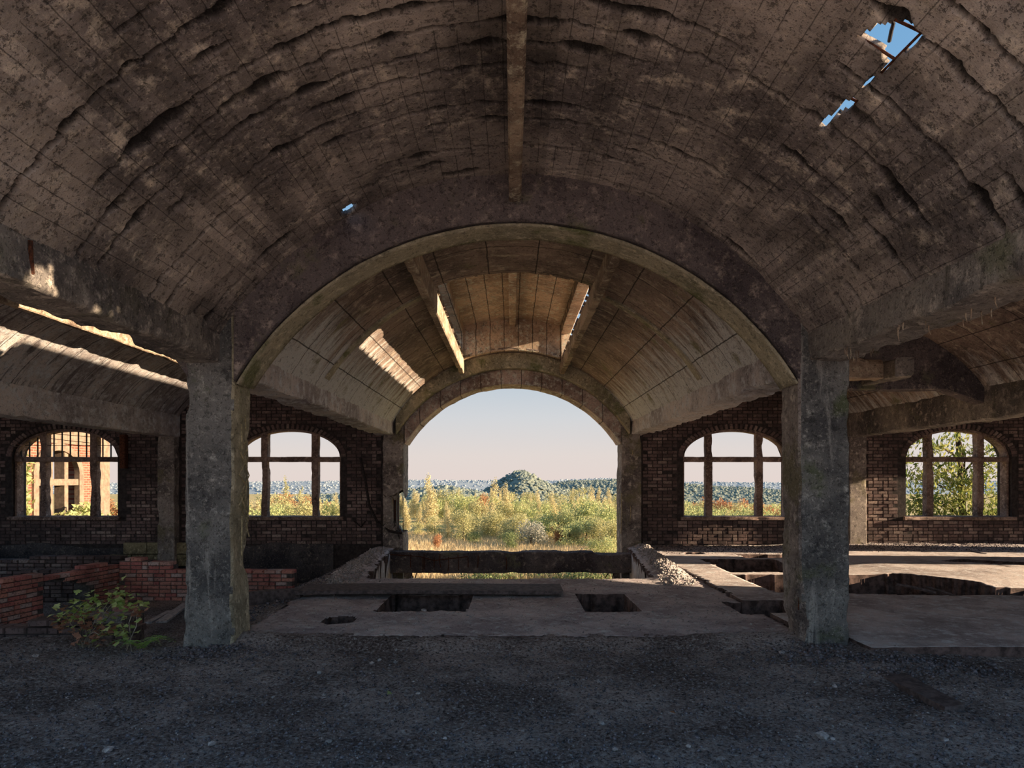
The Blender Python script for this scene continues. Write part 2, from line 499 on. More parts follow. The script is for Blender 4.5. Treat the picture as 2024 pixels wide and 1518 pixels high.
def vault(name, d, ys, ds, mat, disp, hole=None, th=0.12, jag=0.03, over=0.12):
    R, zc = circ(d['hs'], d['crown'], d['spring'])
    smax = R * math.asin(d['hs'] / R) + over
    ss = np.linspace(-smax, smax, int(2 * smax / ds) + 1)
    ys = np.asarray(ys)
    S, Y = np.meshgrid(ss, ys, indexing='ij')
    q = np.stack([S, Y, np.zeros_like(S)], -1)
    r = R + disp(q)
    a = S / R
    V = np.stack([d['xc'] + r * np.sin(a), Y, zc + r * np.cos(a)], -1).reshape(-1, 3)
    ny = len(ys); I, J = np.meshgrid(np.arange(len(ss) - 1), np.arange(ny - 1), indexing='ij')
    keep = np.ones(I.shape, bool)
    if hole is not None:
        Sc = (S[:-1, :-1] + S[1:, 1:]) / 2; Yc = (Y[:-1, :-1] + Y[1:, 1:]) / 2
        qq = np.stack([Sc * 14, Yc * 14, np.zeros_like(Sc)], -1)
        keep = ~hole(Sc + jag * fbm(qq, 3, 3), Yc + jag * fbm(qq, 8, 3))
    f = np.stack([I * ny + J, I * ny + J + 1, (I + 1) * ny + J + 1, (I + 1) * ny + J], -1)[keep]
    o = mesh_obj(name, V, f, mat, None, True, uv=np.stack([S, Y], -1).reshape(-1, 2))
    md = o.modifiers.new('thickness', 'SOLIDIFY'); md.thickness = th; md.offset = -1.0
    return o

# near vault: spalled reinforcement lines across the arc, rough bush of pits
CR = {}
def disp_near(q):
    s, y = q[..., 0], q[..., 1]
    w = 0.022 * fbm(np.stack([s * 1.3, y * 0.6, 0 * s], -1), 21, 3) + 0.02 * vnoise(np.stack([s * 11, y * 3, 0 * s], -1), 22) + 0.008 * vnoise(np.stack([s * 40, y * 6, 0 * s], -1), 29)
    pit = 0.225
    u = (y + w) / pit
    row = np.round(u); dist = np.abs(u - row) * pit
    m = fbm(np.stack([s * 0.85, row * 5.31, 0 * s + 3.3], -1), 23, 3)
    m = np.clip((m - 0.0) / 0.07, 0, 1)
    wid = 0.012 + 0.034 * np.clip(vnoise(np.stack([s * 5, row * 3.1, 0 * s], -1), 24), 0, 1)
    g = m * np.clip(1.5 - dist / wid, 0, 1)
    patch = np.clip(fbm(np.stack([s * 0.9, y * 1.1, 0 * s + 9], -1), 25, 5) - 0.16, 0, 0.3)
    rough = 0.007 * fbm(np.stack([s * 9, y * 9, 0 * s], -1), 26, 3) + 0.004 * vnoise(np.stack([s * 36, y * 36, 0 * s], -1), 27)
    CR['g'] = np.clip(g * 2.0 + patch * 1.6, 0, 1)
    return 0.065 * g + 0.09 * patch + rough + 0.012 * fbm(np.stack([s * 0.8, y * 0.8, 0 * s], -1), 28, 2)

h1 = [px_to_vault(VN, *p) for p in ((1728, 48), (1745, 43), (1822, 66), (1829, 76), (1762, 128), (1741, 146), (1737, 112), (1688, 76))]
h1b = [px_to_vault(VN, *p) for p in ((1740, 141), (1744, 143), (1712, 172), (1702, 184), (1697, 180), (1722, 158))]
h2 = [px_to_vault(VN, *p) for p in ((1655, 218), (1668, 204), (1690, 193), (1698, 198), (1691, 214), (1666, 228))]
h2b = [px_to_vault(VN, *p) for p in ((1657, 219), (1668, 226), (1643, 245), (1620, 259), (1613, 254), (1638, 233))]
h3 = [px_to_vault(VN, *p) for p in ((674, 424), (680, 411), (692, 404), (710, 404), (703, 416), (688, 426))]
h4 = [px_to_vault(VN, *p) for p in ((1866, 10), (1874, 5), (1876, 9), (1870, 14))]
def hole_near(s, y):
    r = np.zeros(s.shape, bool)
    for h in (h1, h1b, h2, h2b, h3, h4): r |= inpoly(s, y, h)
    return r
ys = np.concatenate([np.arange(2.3, 2.6, 0.06), np.arange(2.6, 6.62, 0.0125)])  # vault stops ahead of the camera so daylight enters from behind
ceiling = vault('ceiling', VN, ys, 0.02, M['vault_near'], disp_near, hole_near, jag=0.012, th=0.05)
at = ceiling.data.attributes.new('crack', 'FLOAT', 'POINT'); at.data.foreach_set('value', CR['g'].ravel().astype(np.float32))
tag(ceiling, 'soot stained board marked barrel vault with sky holes over the ash floor', 'vault', kind='structure')
def vpt(d, sy, dr=0.0):
    R, zc = circ(d['hs'], d['crown'], d['spring']); a = sy[0] / R
    return (d['xc'] + (R + dr) * math.sin(a), sy[1], zc + (R + dr) * math.cos(a))
def hole_bar(p, q, r=0.008):
    b = MB(); a, c = px_to_vault(VN, *p), px_to_vault(VN, *q)
    pts = [vpt(VN, (a[0] + (c[0] - a[0]) * t, a[1] + (c[1] - a[1]) * t), 0.03) for t in np.linspace(0, 1, 7)]
    b.tube(pts, r); b.build('reinforcing_bar', M['rust'], ceiling)
for p, q in (((1668, 68), (1768, 130)), ((1748, 42), (1828, 80)), ((1826, 62), (1730, 158)), ((1664, 196), (1694, 212)), ((1697, 195), (1684, 214))): hole_bar(p, q)
b = MB(); b.tube([vpt(VN, px_to_vault(VN, *p), 0.10) for p in ((1727, 46), (1736, 62), (1744, 78), (1740, 92), (1736, 112))], 0.010); b.build('hanging_wire', M['steel_dark'], ceiling)

def disp_far(q):
    s, y = q[..., 0], q[..., 1]
    return 0.008 * fbm(q * 5, 41, 4) + 0.004 * vnoise(q * 26, 42) + 0.03 * np.clip(fbm(q * np.array([1.4, 1.1, 1]), 43, 4) - 0.25, 0, 1)
RF, ZF = circ(VF['hs'], VF['crown'], VF['spring'])
def hole_lantern(d, y0, y1, half):
    R, _ = circ(d['hs'], d['crown'], d['spring']); sl = R * math.asin(half / R)
    return lambda s, y: (np.abs(s) < sl) & (y > y0) & (y < y1)
vf = vault('ceiling.001', VF, np.arange(6.7, 15.32, 0.05), 0.04, M['vault_far'], disp_far, hole_lantern(VF, 9.1, 14.5, 1.05), jag=0.04, th=0.05)
tag(vf, 'board marked barrel vault beyond the arch, lime streaked, cut open at its crown', 'vault', kind='structure')
VL = dict(xc=-5.24, hs=VA[0], crown=VA[1], spring=VA[2])
VR = dict(xc=5.26, hs=VA[0], crown=VA[1], spring=VA[2])
vl = vault('ceiling.002', VL, np.concatenate([np.arange(2.3, 5.5, 0.15), np.arange(5.5, 15.32, 0.06)]), 0.06, M['haunch'], disp_far, hole_lantern(VL, 8.3, 14.5, 0.98), jag=0.05)
tag(vl, 'grey streaked vault of the side aisle above the brick foundation walls', 'vault', kind='structure')
vr = vault('ceiling.003', VR, np.concatenate([np.arange(2.3, 5.5, 0.15), np.arange(5.5, 15.32, 0.06)]), 0.06, M['vault_far'], disp_far)
tag(vr, 'brown vault of the side aisle above the pale cast floor', 'vault', kind='structure')
for xc, nm in ((-10.0, 'ceiling.004'), (10.0, 'ceiling.005')):
    d = dict(xc=xc, hs=2.35, crown=4.15, spring=3.03)
    o = vault(nm, d, np.arange(2.3, 15.4, 0.3), 0.15, M['vault_far'], disp_far)
    tag(o, 'outer aisle vault beyond the row of piers, on the ' + ('brick wall side' if xc < 0 else 'sunny side'), 'vault', kind='structure')

# ridge beam under the near vault
o = beam_y('ridge_beam', -0.03, 0.085, 2.3, 6.42, 4.2, 4.5, M['beam_warm'], seed=5, amp=0.006, fine=0.002)
tag(o, 'long narrow concrete ridge beam hanging under the crown of the near vault', 'beam')

# longitudinal beams
def lbeam(x0, x1, y0, y1, z0, z1, label, seed, mat='beam', erode=0.06):
    o = beam_y('longitudinal_beam', x0, x1, y0, y1, z0, z1, M[mat], step=0.05, seed=seed, amp=0.012, erode=erode, chip=0.03)
    tag(o, label, 'beam'); return o
bl = lbeam(-3.08, -2.74, 2.3, 6.5, 2.69, 3.12, 'dark concrete beam with sun patches carrying the near vault, left of camera', 51)
br = lbeam(2.78, 3.16, 2.3, 6.5, 2.69, 3.12, 'near concrete beam with crumbling brown underside above the pale floor on the right', 52, erode=0.1)
b = MB(); b.tube([P(43, 475, 3.86) + Vector((0.05, 0, 0)), P(44, 510, 3.88) + Vector((0.05, 0, 0)), P(47, 542, 3.9) + Vector((0.05, 0, 0))], 0.012); b.build('rusty_strap', M['rust'], bl)
lbeam(-3.02, -2.60, 6.75, 15.2, 2.58, 2.95, 'lime streaked beam from the left column to the far left pier', 53, 'haunch', 0.08)
lbeam(2.62, 3.04, 6.75, 15.2, 2.58, 2.95, 'pale streaked beam with ragged edge from right column to the far right pier', 54, 'haunch', 0.1)
lbeam(-7.84, -7.44, 2.3, 15.3, 2.54, 3.1, 'grey aisle beam above the barred window and the red brick foundations', 55, 'haunch', 0.05)
lbeam(7.44, 7.84, 2.3, 15.3, 2.54, 3.1, 'dark aisle beam above the window with tree branches', 56, 'beam', 0.05)
# loose wires and lime drips under the right beams
def drips(par, x0, x1, y0, y1, z, n, seed):
    rg = random.Random(seed); b = MB()
    for _ in range(n):
        x = rg.uniform(x0, x1); y = rg.uniform(y0, y1); L = rg.uniform(0.03, 0.10)
        b.tube([(x, y, z + 0.06), (x + rg.uniform(-.01, .01), y, z - L * .5), (x + rg.uniform(-.02, .02), y, z - L)], 0.006, 4, 0.002)
    o = b.build('lime_drips', M['beam_warm'], par); tag(o, kind='stuff')
drips(br, 2.8, 3.1, 3.0, 6.2, 2.71, 26, 3)

# transverse arches
def arch(name, xc, hs, crown, spring, y0, y1, ztop, mat, label, seed, n=90, amp=0.012, soffit=None):
    R, zc = circ(hs, crown, spring)
    am = math.asin(hs / R)
    aa = np.linspace(-am, am, n)
    secs = []
    for a in aa:
        x = xc + R * math.sin(a); z = zc + R * math.cos(a); zt = max(ztop(x), z + 0.05)
        L = rect_loop(y0, y1, z, zt, 7, 0.012)
        secs.append(np.stack([np.full(len(L), x), L[:, 0], L[:, 1]], -1))
    o = loft(name, secs, M[mat], None, amp=amp, freq=3.5, seed=seed, chip=0.02, fine=0.003)
    if soffit:
        S = np.zeros((n, 9, 3)); W = np.linspace(y0 + 0.012, y1 - 0.012, 9)
        for i, a in enumerate(aa):
            rr = R - 0.022
            S[i, :, 0] = xc + rr * math.sin(a); S[i, :, 1] = W; S[i, :, 2] = zc + rr * math.cos(a)
        nz = fbm(S * 4, seed + 3, 4)[..., None] * 0.012
        S[..., 2:] += nz
        I, J = np.meshgrid(np.arange(n - 1), np.arange(8), indexing='ij')
        f = np.stack([I * 9 + J, (I + 1) * 9 + J, (I + 1) * 9 + J + 1, I * 9 + J + 1], -1).reshape(-1, 4)
        so = mesh_obj('soffit_skim', S.reshape(-1, 3), f, M[soffit], o, True)
        md = so.modifiers.new('thickness', 'SOLIDIFY'); md.thickness = 0.02
        so['label'] = 'pale mossy render on the underside of the arch'
    tag(o, label, 'arch'); return o
arch_near = arch('transverse_arch', 0.05, 2.66, 4.03, 2.52, 6.4, 6.82, lambda x: float(vz(VN, x)) + 0.08, 'arch', 'wide dark concrete arch spanning between the two big columns', 61, soffit='arch_pale')
arch('transverse_arch', 0.02, 2.55, 4.03, 2.6, 14.86, 15.14, lambda x: float(vz(VF, x)) + 0.05, 'arch_pale', 'inner order of the far arch under the lit lantern end wall', 62)
arch('transverse_arch', 0.015, 2.395, 3.71, 2.39, 15.12, 15.85, lambda x: float(vz(VF, x)) + 0.35, 'arch_far', 'far open arch framing the sky and the wooded slag heap', 63)
arch('transverse_arch', -5.24, 2.2, 3.76, 2.55, 6.4, 6.82, lambda x: float(vz(VL, x)) + 0.06, 'arch', 'arch springing from the left column into the left aisle', 64)
arch('transverse_arch', 5.28, 2.15, 3.9, 3.0, 6.4, 6.82, lambda x: float(vz(VR, x)) + 0.06, 'arch', 'arch over the right aisle beside the right column', 65)
# thin raised former band on the far vault
def band(y0, y1, seed, a0, a1, label):
    R = RF - 0.03
    secs = []
    for a in np.linspace(a0, a1, 60):
        L = np.array([(y0, 0), (y1, 0), (y1, 0.06), (y0, 0.06)])
        secs.append(np.stack([0.02 + (R + L[:, 1]) * math.sin(a), L[:, 0] + 0.02 * math.sin(a * 9 + seed), ZF + (R + L[:, 1]) * math.cos(a)], -1))
    o = loft('raised_band', secs, M['arch_pale'], None, amp=0.012, freq=6, seed=seed, smooth=False); tag(o, label, 'band')
band(9.2, 9.34, 71, -1.0, -0.38, 'pale raised concrete band on the left side of far vault')
band(9.2, 9.36, 72, 0.38, 1.0, 'pale raised concrete band on the right side of far vault')

# diaphragm and stub beam in the right aisle
secs = []
for x in np.linspace(3.0, 7.5, 70):
    zb = 3.02 if x < 6.85 else 3.02 - (x - 6.85) * 0.36
    zt = float(vz(VR, x)) + 0.05 if 3.1 < x < 7.42 else zb + 0.3
    zt = max(zt, zb + 0.1)
    L = rect_loop(10.75, 11.0, zb, zt, 6, 0.012); secs.append(np.stack([np.full(len(L), x), L[:, 0], L[:, 1]], -1))
o = loft('cross_wall', secs, M['arch'], None, amp=0.01, seed=66); tag(o, 'dark cross wall closing the upper part of the right aisle vault', 'cross wall', kind='thing')
o = beam_y('stub_beam', 5.5, 5.78, 9.8, 10.8, 3.08, 3.36, M['beam'], seed=67, chip=0.05); tag(o, 'broken short beam sticking out of the dark cross wall in the right aisle', 'beam')
o = beam_x('tie_beam', 3.1, 5.5, 10.1, 10.4, 3.1, 3.4, M['beam_warm'], seed=68, chip=0.05); tag(o, 'rough brown beam stub between right column and the short broken beam', 'beam')

# columns
def column(x0, x1, y0, y1, z0, z1, seed, inner, label, flare=0.0):
    zs = sub(z0, z1, 0.035); n = 14
    L = rect_loop(x0, x1, y0, y1, n, 0.02)
    S = np.zeros((len(zs), len(L), 3)); S[:, :, 0] = L[None, :, 0]; S[:, :, 1] = L[None, :, 1]; S[:, :, 2] = zs[:, None]
    q = S * np.array([3, 3, 2.2])
    low = np.clip(1.5 - (S[..., 2]) / 1.1, 0, 1)
    side = np.clip((S[..., 0] - (x0 + x1) / 2) / ((x1 - x0) / 2) * inner, 0, 1) ** 2
    e = np.clip(fbm(q, seed, 5) + 0.12, 0, 1)
    S[..., 0] -= inner * side * low * (0.16 * e + 0.012)
    S[..., 1] += 0.06 * side * low * e
    S[..., 0] += (S[..., 0] - (x0 + x1) / 2) * flare * np.clip(0.5 - S[..., 2], 0, 0.6)
    o = loft('concrete_column', S, M['col'], None, amp=0.010, freq=5, seed=seed + 1, chip=0.03)
    o.data.materials.append(M['arch_pale' if inner > 0 else 'pier'])  # inner face coloured paler to stand for light from the arch
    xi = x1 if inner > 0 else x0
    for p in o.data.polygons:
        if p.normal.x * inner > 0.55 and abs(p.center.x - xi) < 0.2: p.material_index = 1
    tag(o, label, 'column', kind='thing'); return o
cl = column(-3.07, -2.61, 6.4, 6.81, -0.25, 3.2, 81, 1, 'dark left column with a diamond lattice of bared steel on its inner face', 0.25)
cr = column(2.69, 3.17, 6.4, 6.82, -0.25, 3.2, 83, -1, 'grey right column with broken lower inner edge, beside the pale floor')
# bared steel lattice on the left column's inner face (x = -2.6)
def face_pt(px, py):
    y = -2.580 * F / (px - HX); y = min(max(y, 6.45), 6.78)
    return (-2.578, y, EYE - (py - HY) * y / F)
for pts in (((470, 885), (492, 940), (475, 978), (491, 1022), (486, 1038), (492, 1060)),
            ((489, 905), (470, 938), (488, 962), (472, 1000), (490, 1030)),
            ((477, 838), (478, 888)), ((484, 820), (485, 850)), ((478, 1020), (477, 1098)), ((487, 955), (484, 990)),
            ((480, 880), (486, 872), (488, 890), (483, 900))):
    b = MB(); b.tube([face_pt(*p) for p in pts], 0.007, 6); b.build('bared_bar', M['bar_pale'], cl)
for pts in (((1556, 1070), (1558, 1120), (1552, 1170)), ((1578, 1060), (1577, 1200)), ((1556, 1030), (1560, 1058)), ((1550, 1020), (1549, 1060))):
    b = MB(); b.tube([(2.71 if i else 2.72, 6.4 + 0.36 * (1583 - p[0]) / 38.0, EYE - (p[1] - HY) * 6.6 / F) for i, p in enumerate(pts)], 0.006); b.build('bared_bar', M['rust'], cr)

# roof lanterns
def lantern(xc, half, zb, zs2, zslit, zside, zcrown, y0, y1, yb, d, label, seed, ridge=True):
    root = empty('roof_lantern', (xc, (y0 + y1) / 2, zb)); tag(root, label, 'roof lantern', kind='thing')
    off = Vector((-xc, -(y0 + y1) / 2, -zb))
    def fin(o): o.location = off; return o
    for s in (-1, 1):
        zs_ = zs2[(s + 1) // 2]
        x0, x1 = sorted((xc + s * half, xc + s * (half + 0.11)))
        fin(beam_y('side_beam', x0, x1, yb, y1 + 0.25, zb, zs_, M['beam_warm'], root, seed=seed + s, amp=0.006, chip=0.02))
        x0, x1 = sorted((xc + s * half, xc + s * (half + (0.19 if s < 0 else 0.22))))
        fin(beam_y('fascia', x0, x1, y0, y1 + 0.12, zslit, zside + 0.05, M['lantern'], root, seed=seed + 4 + s, amp=0.004))
        for yy in np.linspace(y0 + 0.05, y1, 2):
            fin(post_z('post', x0, x1, yy - 0.05, yy + 0.05, zs_ - 0.05, zslit + 0.05, M['lantern'], root, seed=seed + 9))
    # curved roof
    xs = np.linspace(-half - 0.22, half + 0.24, 28); ysr = sub(y0 - 0.08, y1 + 0.14, 0.12)
    X, Y = np.meshgrid(xs, ysr, indexing='ij')
    Z = zcrown - (zcrown - zside) * (X / half) ** 2
    Z = Z + 0.008 * fbm(np.stack([X * 5, Y * 5, 0 * X], -1), seed + 20, 4)
    V = np.stack([X + xc, Y, Z], -1).reshape(-1, 3); ny = len(ysr)
    I, J = np.meshgrid(np.arange(len(xs) - 1), np.arange(ny - 1), indexing='ij')
    f = np.stack([I * ny + J, I * ny + J + 1, (I + 1) * ny + J + 1, (I + 1) * ny + J], -1).reshape(-1, 4)
    o = mesh_obj('roof_slab', V, f, M['lantern'], root, True); md = o.modifiers.new('thickness', 'SOLIDIFY'); md.thickness = 0.04; md.offset = -1
    fin(o)
    for nm, ya, yb2 in (('end_wall', y1, y1 + 0.12), ('near_end_wall', y0 - 0.1, y0 - 0.005)):
        secs = []
        for x in np.linspace(-half - 0.11, half + 0.11, 30):
            zt = zcrown - (zcrown - zside) * (x / half) ** 2 + 0.02; z0 = float(vz(d, x + xc)) - (0.015 if nm == 'end_wall' else -0.02)
            L = rect_loop(ya, yb2, z0, zt, 8, 0.01); secs.append(np.stack([np.full(len(L), x + xc), L[:, 0], L[:, 1]], -1))
        fin(loft(nm, secs, M['lantern'], root, amp=0.006, seed=seed + 30, fine=0.006))
    if ridge: fin(beam_y('ridge_rib', xc - 0.055, xc + 0.085, y0, y1 + 0.05, zcrown - 0.16, zcrown + 0.03, M['lantern'], root, seed=seed + 31, amp=0.004))
    return root
lantern(0.0, 1.03, 3.88, (4.30, 4.10), 4.70, 4.86, 5.0, 9.1, 14.5, 6.7, VF, 'sunlit raised roof lantern above the far vault between two narrow beams', 90)
lantern(-5.24, 0.98, 3.78, (4.1, 4.0), 4.46, 4.6, 4.75, 8.3, 14.5, 8.2, VL, 'roof lantern over the left aisle with brightly sunlit beam', 110)

# ------------------------------------------------------------------ walls with openings
def ellipse_top(xc, half, zs, rise):
    return lambda u: zs + rise * math.sqrt(max(0.0, 1 - ((u - xc) / half) ** 2))

def wall_open(name, u0, u1, z0, z1, ops, pt, mat, step=0.1):
    """flat wall with openings; pt(u, z, d) maps wall space to the place, d = 0 inside face, 1 outside face"""
    br = {u0, u1}
    for o in ops:
        br |= set(np.linspace(o['u0'], o['u1'], 25))
    br |= set(np.arange(u0, u1, 0.5)); br = sorted(br)
    mb = MB()
    def cell(ua, ub, zlo, zhi):
        for d in (0, 1):
            q = [pt(ua, zlo[0], d), pt(ub, zlo[1], d), pt(ub, zhi[1], d), pt(ua, zhi[0], d)]
            mb.quad(*(q if d == 0 else q[::-1]))
    for ua, ub in zip(br[:-1], br[1:]):
        if ub - ua < 1e-5: continue
        um = (ua + ub) / 2
        o = next((o for o in ops if o['u0'] - 1e-6 < um < o['u1'] + 1e-6), None)
        if o is None:
            cell(ua, ub, (z0, z0), (z1, z1)); continue
        if o['z0'] > z0:
            cell(ua, ub, (z0, z0), (o['z0'], o['z0'])); mb.quad(pt(ua, o['z0'], 0), pt(ub, o['z0'], 0), pt(ub, o['z0'], 1), pt(ua, o['z0'], 1))
        ta, tb = o['top'](ua), o['top'](ub)
        cell(ua, ub, (ta, tb), (z1, z1)); mb.quad(pt(ua, ta, 1), pt(ub, tb, 1), pt(ub, tb, 0), pt(ua, ta, 0))
    for o in ops:
        for u in (o['u0'], o['u1']):
            mb.quad(pt(u, o['z0'], 0), pt(u, o['z0'], 1), pt(u, o['top'](u), 1), pt(u, o['top'](u), 0))
    mb.quad(pt(u0, z1, 0), pt(u1, z1, 0), pt(u1, z1, 1), pt(u0, z1, 1))
    return mb.build(name, mat)

SILL, SPR, RISE, WH = 0.76, 2.12, 0.62, 1.19
WX = (-10.04, -5.03, 5.03, 10.03)
ops = [dict(u0=x - WH, u1=x + WH, z0=SILL, top=ellipse_top(x, WH, SPR, RISE)) for x in WX]
ops.append(dict(u0=-2.6, u1=2.65, z0=-4.0, top=lambda u: 3.9))
ops.sort(key=lambda o: o['u0'])
wall_back = wall_open('wall_back', -12.7, 12.7, -3.4, 4.6, ops, lambda u, z, d: (u, 15.32 + 0.46 * d, z), M['mortar'])
tag(wall_back, 'sooty brick end wall with arched window openings around the far arch', 'wall', kind='structure')

# bricks
def unit_brick(mat, name='brick', soft=0.012):
    """one brick of 1 x 1 x 1 about its centre with worn edges"""
    v = []; e = 0.06
    for sx, sy, sz in ((-1, -1, -1), (1, -1, -1), (1, 1, -1), (-1, 1, -1), (-1, -1, 1), (1, -1, 1), (1, 1, 1), (-1, 1, 1)):
        v += [(sx * .5 * (1 - 2 * e), sy * .5, sz * .5 * (1 - 2.4 * e))] if sy < 0 else [(sx * .5, sy * .5, sz * .5)]
    v += [(sx * .5, -0.32, sz * .5) for sx, sz in ((-1, -1), (1, -1), (1, 1), (-1, 1))]
    f = [(0, 1, 5, 4), (0, 8, 9, 1), (1, 9, 10, 5), (5, 10, 11, 4), (4, 11, 8, 0), (8, 3, 2, 9), (9, 2, 6, 10), (10, 6, 7, 11), (11, 7, 3, 8), (3, 7, 6, 2)]
    me = bpy.data.meshes.new(name); me.from_pydata(v, [], f); me.update(); me.materials.append(mat)
    return me
BV = None
def lay_bricks(specs, parent, mat_obj, mat_mass, prefer, name='brick', limit=300, seed=1):
    """specs: list of (centre, (w, t, h), rot_z, tilt); the preferred ones are objects, the rest one mass"""
    rg = random.Random(seed)
    me = unit_brick(mat_obj)
    order = sorted(range(len(specs)), key=lambda i: -prefer(specs[i]))
    solo = set(order[:limit])
    V = []; Fc = []; rn = []
    base = [tuple(v.co) for v in me.vertices]; faces = [tuple(p.vertices) for p in me.polygons]
    par_inv = parent.matrix_world.inverted()
    for i, (c, s, rz, tl) in enumerate(specs):
        mtx = Matrix.Translation(c) @ Matrix.Rotation(rz, 4, 'Z') @ Matrix.Rotation(tl, 4, 'Y') @ Matrix.Diagonal((*s, 1))
        if i in solo:
            o = bpy.data.objects.new(name, me); COL.objects.link(o); o.parent = parent
            o.matrix_local = mtx
        else:
            n = len(V); r = rg.random()
            V += [tuple(mtx @ Vector(b)) for b in base]; Fc += [tuple(n + k for k in f) for f in faces]; rn += [r] * len(base)
    if V:
        o = mesh_obj('brickwork', V, Fc, mat_mass, parent)
        a = o.data.attributes.new('rnd', 'FLOAT', 'POINT'); a.data.foreach_set('value', np.array(rn, dtype=np.float32))
        tag(o, kind='stuff')

rg = random.Random(5)
specs = []
CW, BL, G = 0.075, 0.225, 0.010
row = 0; z = -0.9
def in_open(x, zz):
    if -2.85 < x < 2.9: return True
    for xc in WX:
        if abs(x - xc) < WH + 0.1 and zz > SILL - 0.12:
            t = (x - xc) / (WH + 0.13)
            if abs(t) < 1 and zz < SPR + (RISE + 0.13) * math.sqrt(1 - t * t): return True
    if abs(x + 7.66) < 0.2 or abs(x - 7.66) < 0.2: return True
    return False
while z < 3.5:
    x = -12.6 + (row % 2) * BL * 0.5
    k = 0
    while x < 12.6:
        w = BL if (k + row // 2) % 2 else BL / 2
        xm = x + w / 2; zm = z + CW / 2
        if not (x < -2.8 and zm < 0.12) and not (x > 0 and zm < 0.05) and not (in_open(x + 0.02, zm) or in_open(x + w - 0.02, zm)):
            if rg.random() > 0.015:
                specs.append((Vector((xm, 15.33 + 0.045 - rg.uniform(0, 0.018), zm)), (w - G, 0.11, CW - G), rg.uniform(-.02, .02), rg.uniform(-.012, .012)))
        x += w; k += 1
    z += CW; row += 1
# voussoirs round the window heads
for xc in WX:
    for i in range(35):
        a = math.pi * (i + 0.5) / 35; x = xc + (WH + 0.06) * math.cos(a); z = SPR + (RISE + 0.06) * math.sin(a)
        tl = -math.atan2((RISE) * math.sin(a) * 1.6, WH * math.cos(a)) if abs(math.cos(a)) > 1e-3 else -math.pi / 2
        specs.append((Vector((x, 15.36 - rg.uniform(0, .012), z)), (0.115, 0.11, 0.066), 0, tl))
def pref(sp):
    x, y, z = sp[0]
    if 2.9 < x < 6.0 and 0.1 < z < 0.75: return 3
    if 2.9 < x < 3.85 and z < 2.6: return 2.5
    if -6.2 < x < -4.0 and 0.1 < z < 0.75: return 2
    if 7.6 < x < 10 and 0.1 < z < 0.75: return 1.5
    return -abs(z - 0.8)
lay_bricks(specs, wall_back, M['brick_sooty'], M['brick_sooty_mass'], pref)

# plaster dado and stone base on the left part of the end wall
def rough_panel(name, x0, x1, z0, z1, y, th, mat, parent, seed, top_var=0.08):
    secs = []
    for x in sub(x0, x1, 0.06):
        t = z1 + top_var * float(vnoise(np.array([x * 1.7, 0.3, seed]), seed))
        L = rect_loop(y - th, y + 0.02, z0, t, 6, 0.004); secs.append(np.stack([np.full(len(L), x), L[:, 0], L[:, 1]], -1))
    return loft(name, secs, mat, parent, amp=0.006, seed=seed, fine=0.003)
rough_panel('plaster_dado', -12.5, -4.0, -0.95, 0.12, 15.31, 0.03, M['plaster'], wall_back, 7)
rg = random.Random(8)
for r_ in range(2):
    x = -8.95 + r_ * 0.3
    while x < -7.0:
        w = rg.uniform(0.45, 0.62)
        o = beam_x('stone_block', x, x + w - 0.015, 15.2 - rg.uniform(0, .02), 15.3, -0.33 + 0.27 * r_, -0.075 + 0.27 * r_, M['yellow_stone'], wall_back, seed=rg.randrange(99), amp=0.006)
        x += w
# floor bearers of the end wall
for x0, x1, lab, z0 in ((-7.85, -7.47, 'concrete pilaster between the barred window and the left column', -0.8), (7.47, 7.85, 'pilaster with orange sunlit edge beyond the right column', 0.0)):
    o = post_z('pilaster', x0, x1, 15.1, 15.34, z0, 2.6, M['pier'], seed=int(x0 * 10) % 50, amp=0.008, chip=0.03); tag(o, lab, 'pilaster', kind='thing')

# piers of the far arch; the left one is broken through
def pier_part(nm, x0, x1, z0, z1, par, seed, jag_lo=0, jag_hi=0):
    zs = sub(z0, z1, 0.05); L = rect_loop(x0, x1, 15.08, 15.8, 8, 0.015)
    S = np.zeros((len(zs), len(L), 3)); S[:, :, 0] = L[None, :, 0]; S[:, :, 1] = L[None, :, 1]; S[:, :, 2] = zs[:, None]
    nz = fbm(S * np.array([7, 4, 0.01]), seed, 3)
    if jag_lo: S[..., 2] += np.clip(1 - (S[..., 2] - z0) / 0.3, 0, 1) * (jag_lo * np.abs(nz))
    if jag_hi: S[..., 2] -= np.clip(1 - (z1 - S[..., 2]) / 0.3, 0, 1) * (jag_hi * np.abs(nz) + 0.9 * np.clip(S[..., 0] - (x0 + x1) / 2 - 0.05, 0, 1) * jag_hi * 4)
    return loft(nm, S, M['pier'], par, amp=0.012, seed=seed, chip=0.03)
pl = empty('arch_pier', (-2.6, 15.44, 0)); tag(pl, 'broken left pier of the far arch with a gap bridged by steel bars', 'pier')
for nm, z0, z1, a, b_ in (('upper_shaft', 1.14, 3.25, 0.5, 0), ('lower_shaft', -3.3, 0.74, 0, 0.6)):
    o = pier_part(nm, -2.86, -2.40, z0, z1, pl, 33, a, b_); o.location = (2.6, -15.44, 0)
for i in range(7):
    rg = random.Random(i + 40); x = -2.62 + 0.035 * i; y = 15.12 + 0.1 * (i % 3)
    b = MB(); b.tube([(x + rg.uniform(-.01, .01), y, 0.45), (x + rg.uniform(-.02, .02), y - 0.02, 0.9), (x + rg.uniform(-.015, .015), y, 1.35)], 0.006)
    o = b.build('bared_bar', M['rust'], pl); o.location = (2.6, -15.44, 0)
o = post_z('broken_core', -2.86, -2.66, 15.12, 15.7, 0.5, 1.5, M['pier'], pl, seed=35, amp=0.03, chip=0.08); o.location = (2.6, -15.44, 0)
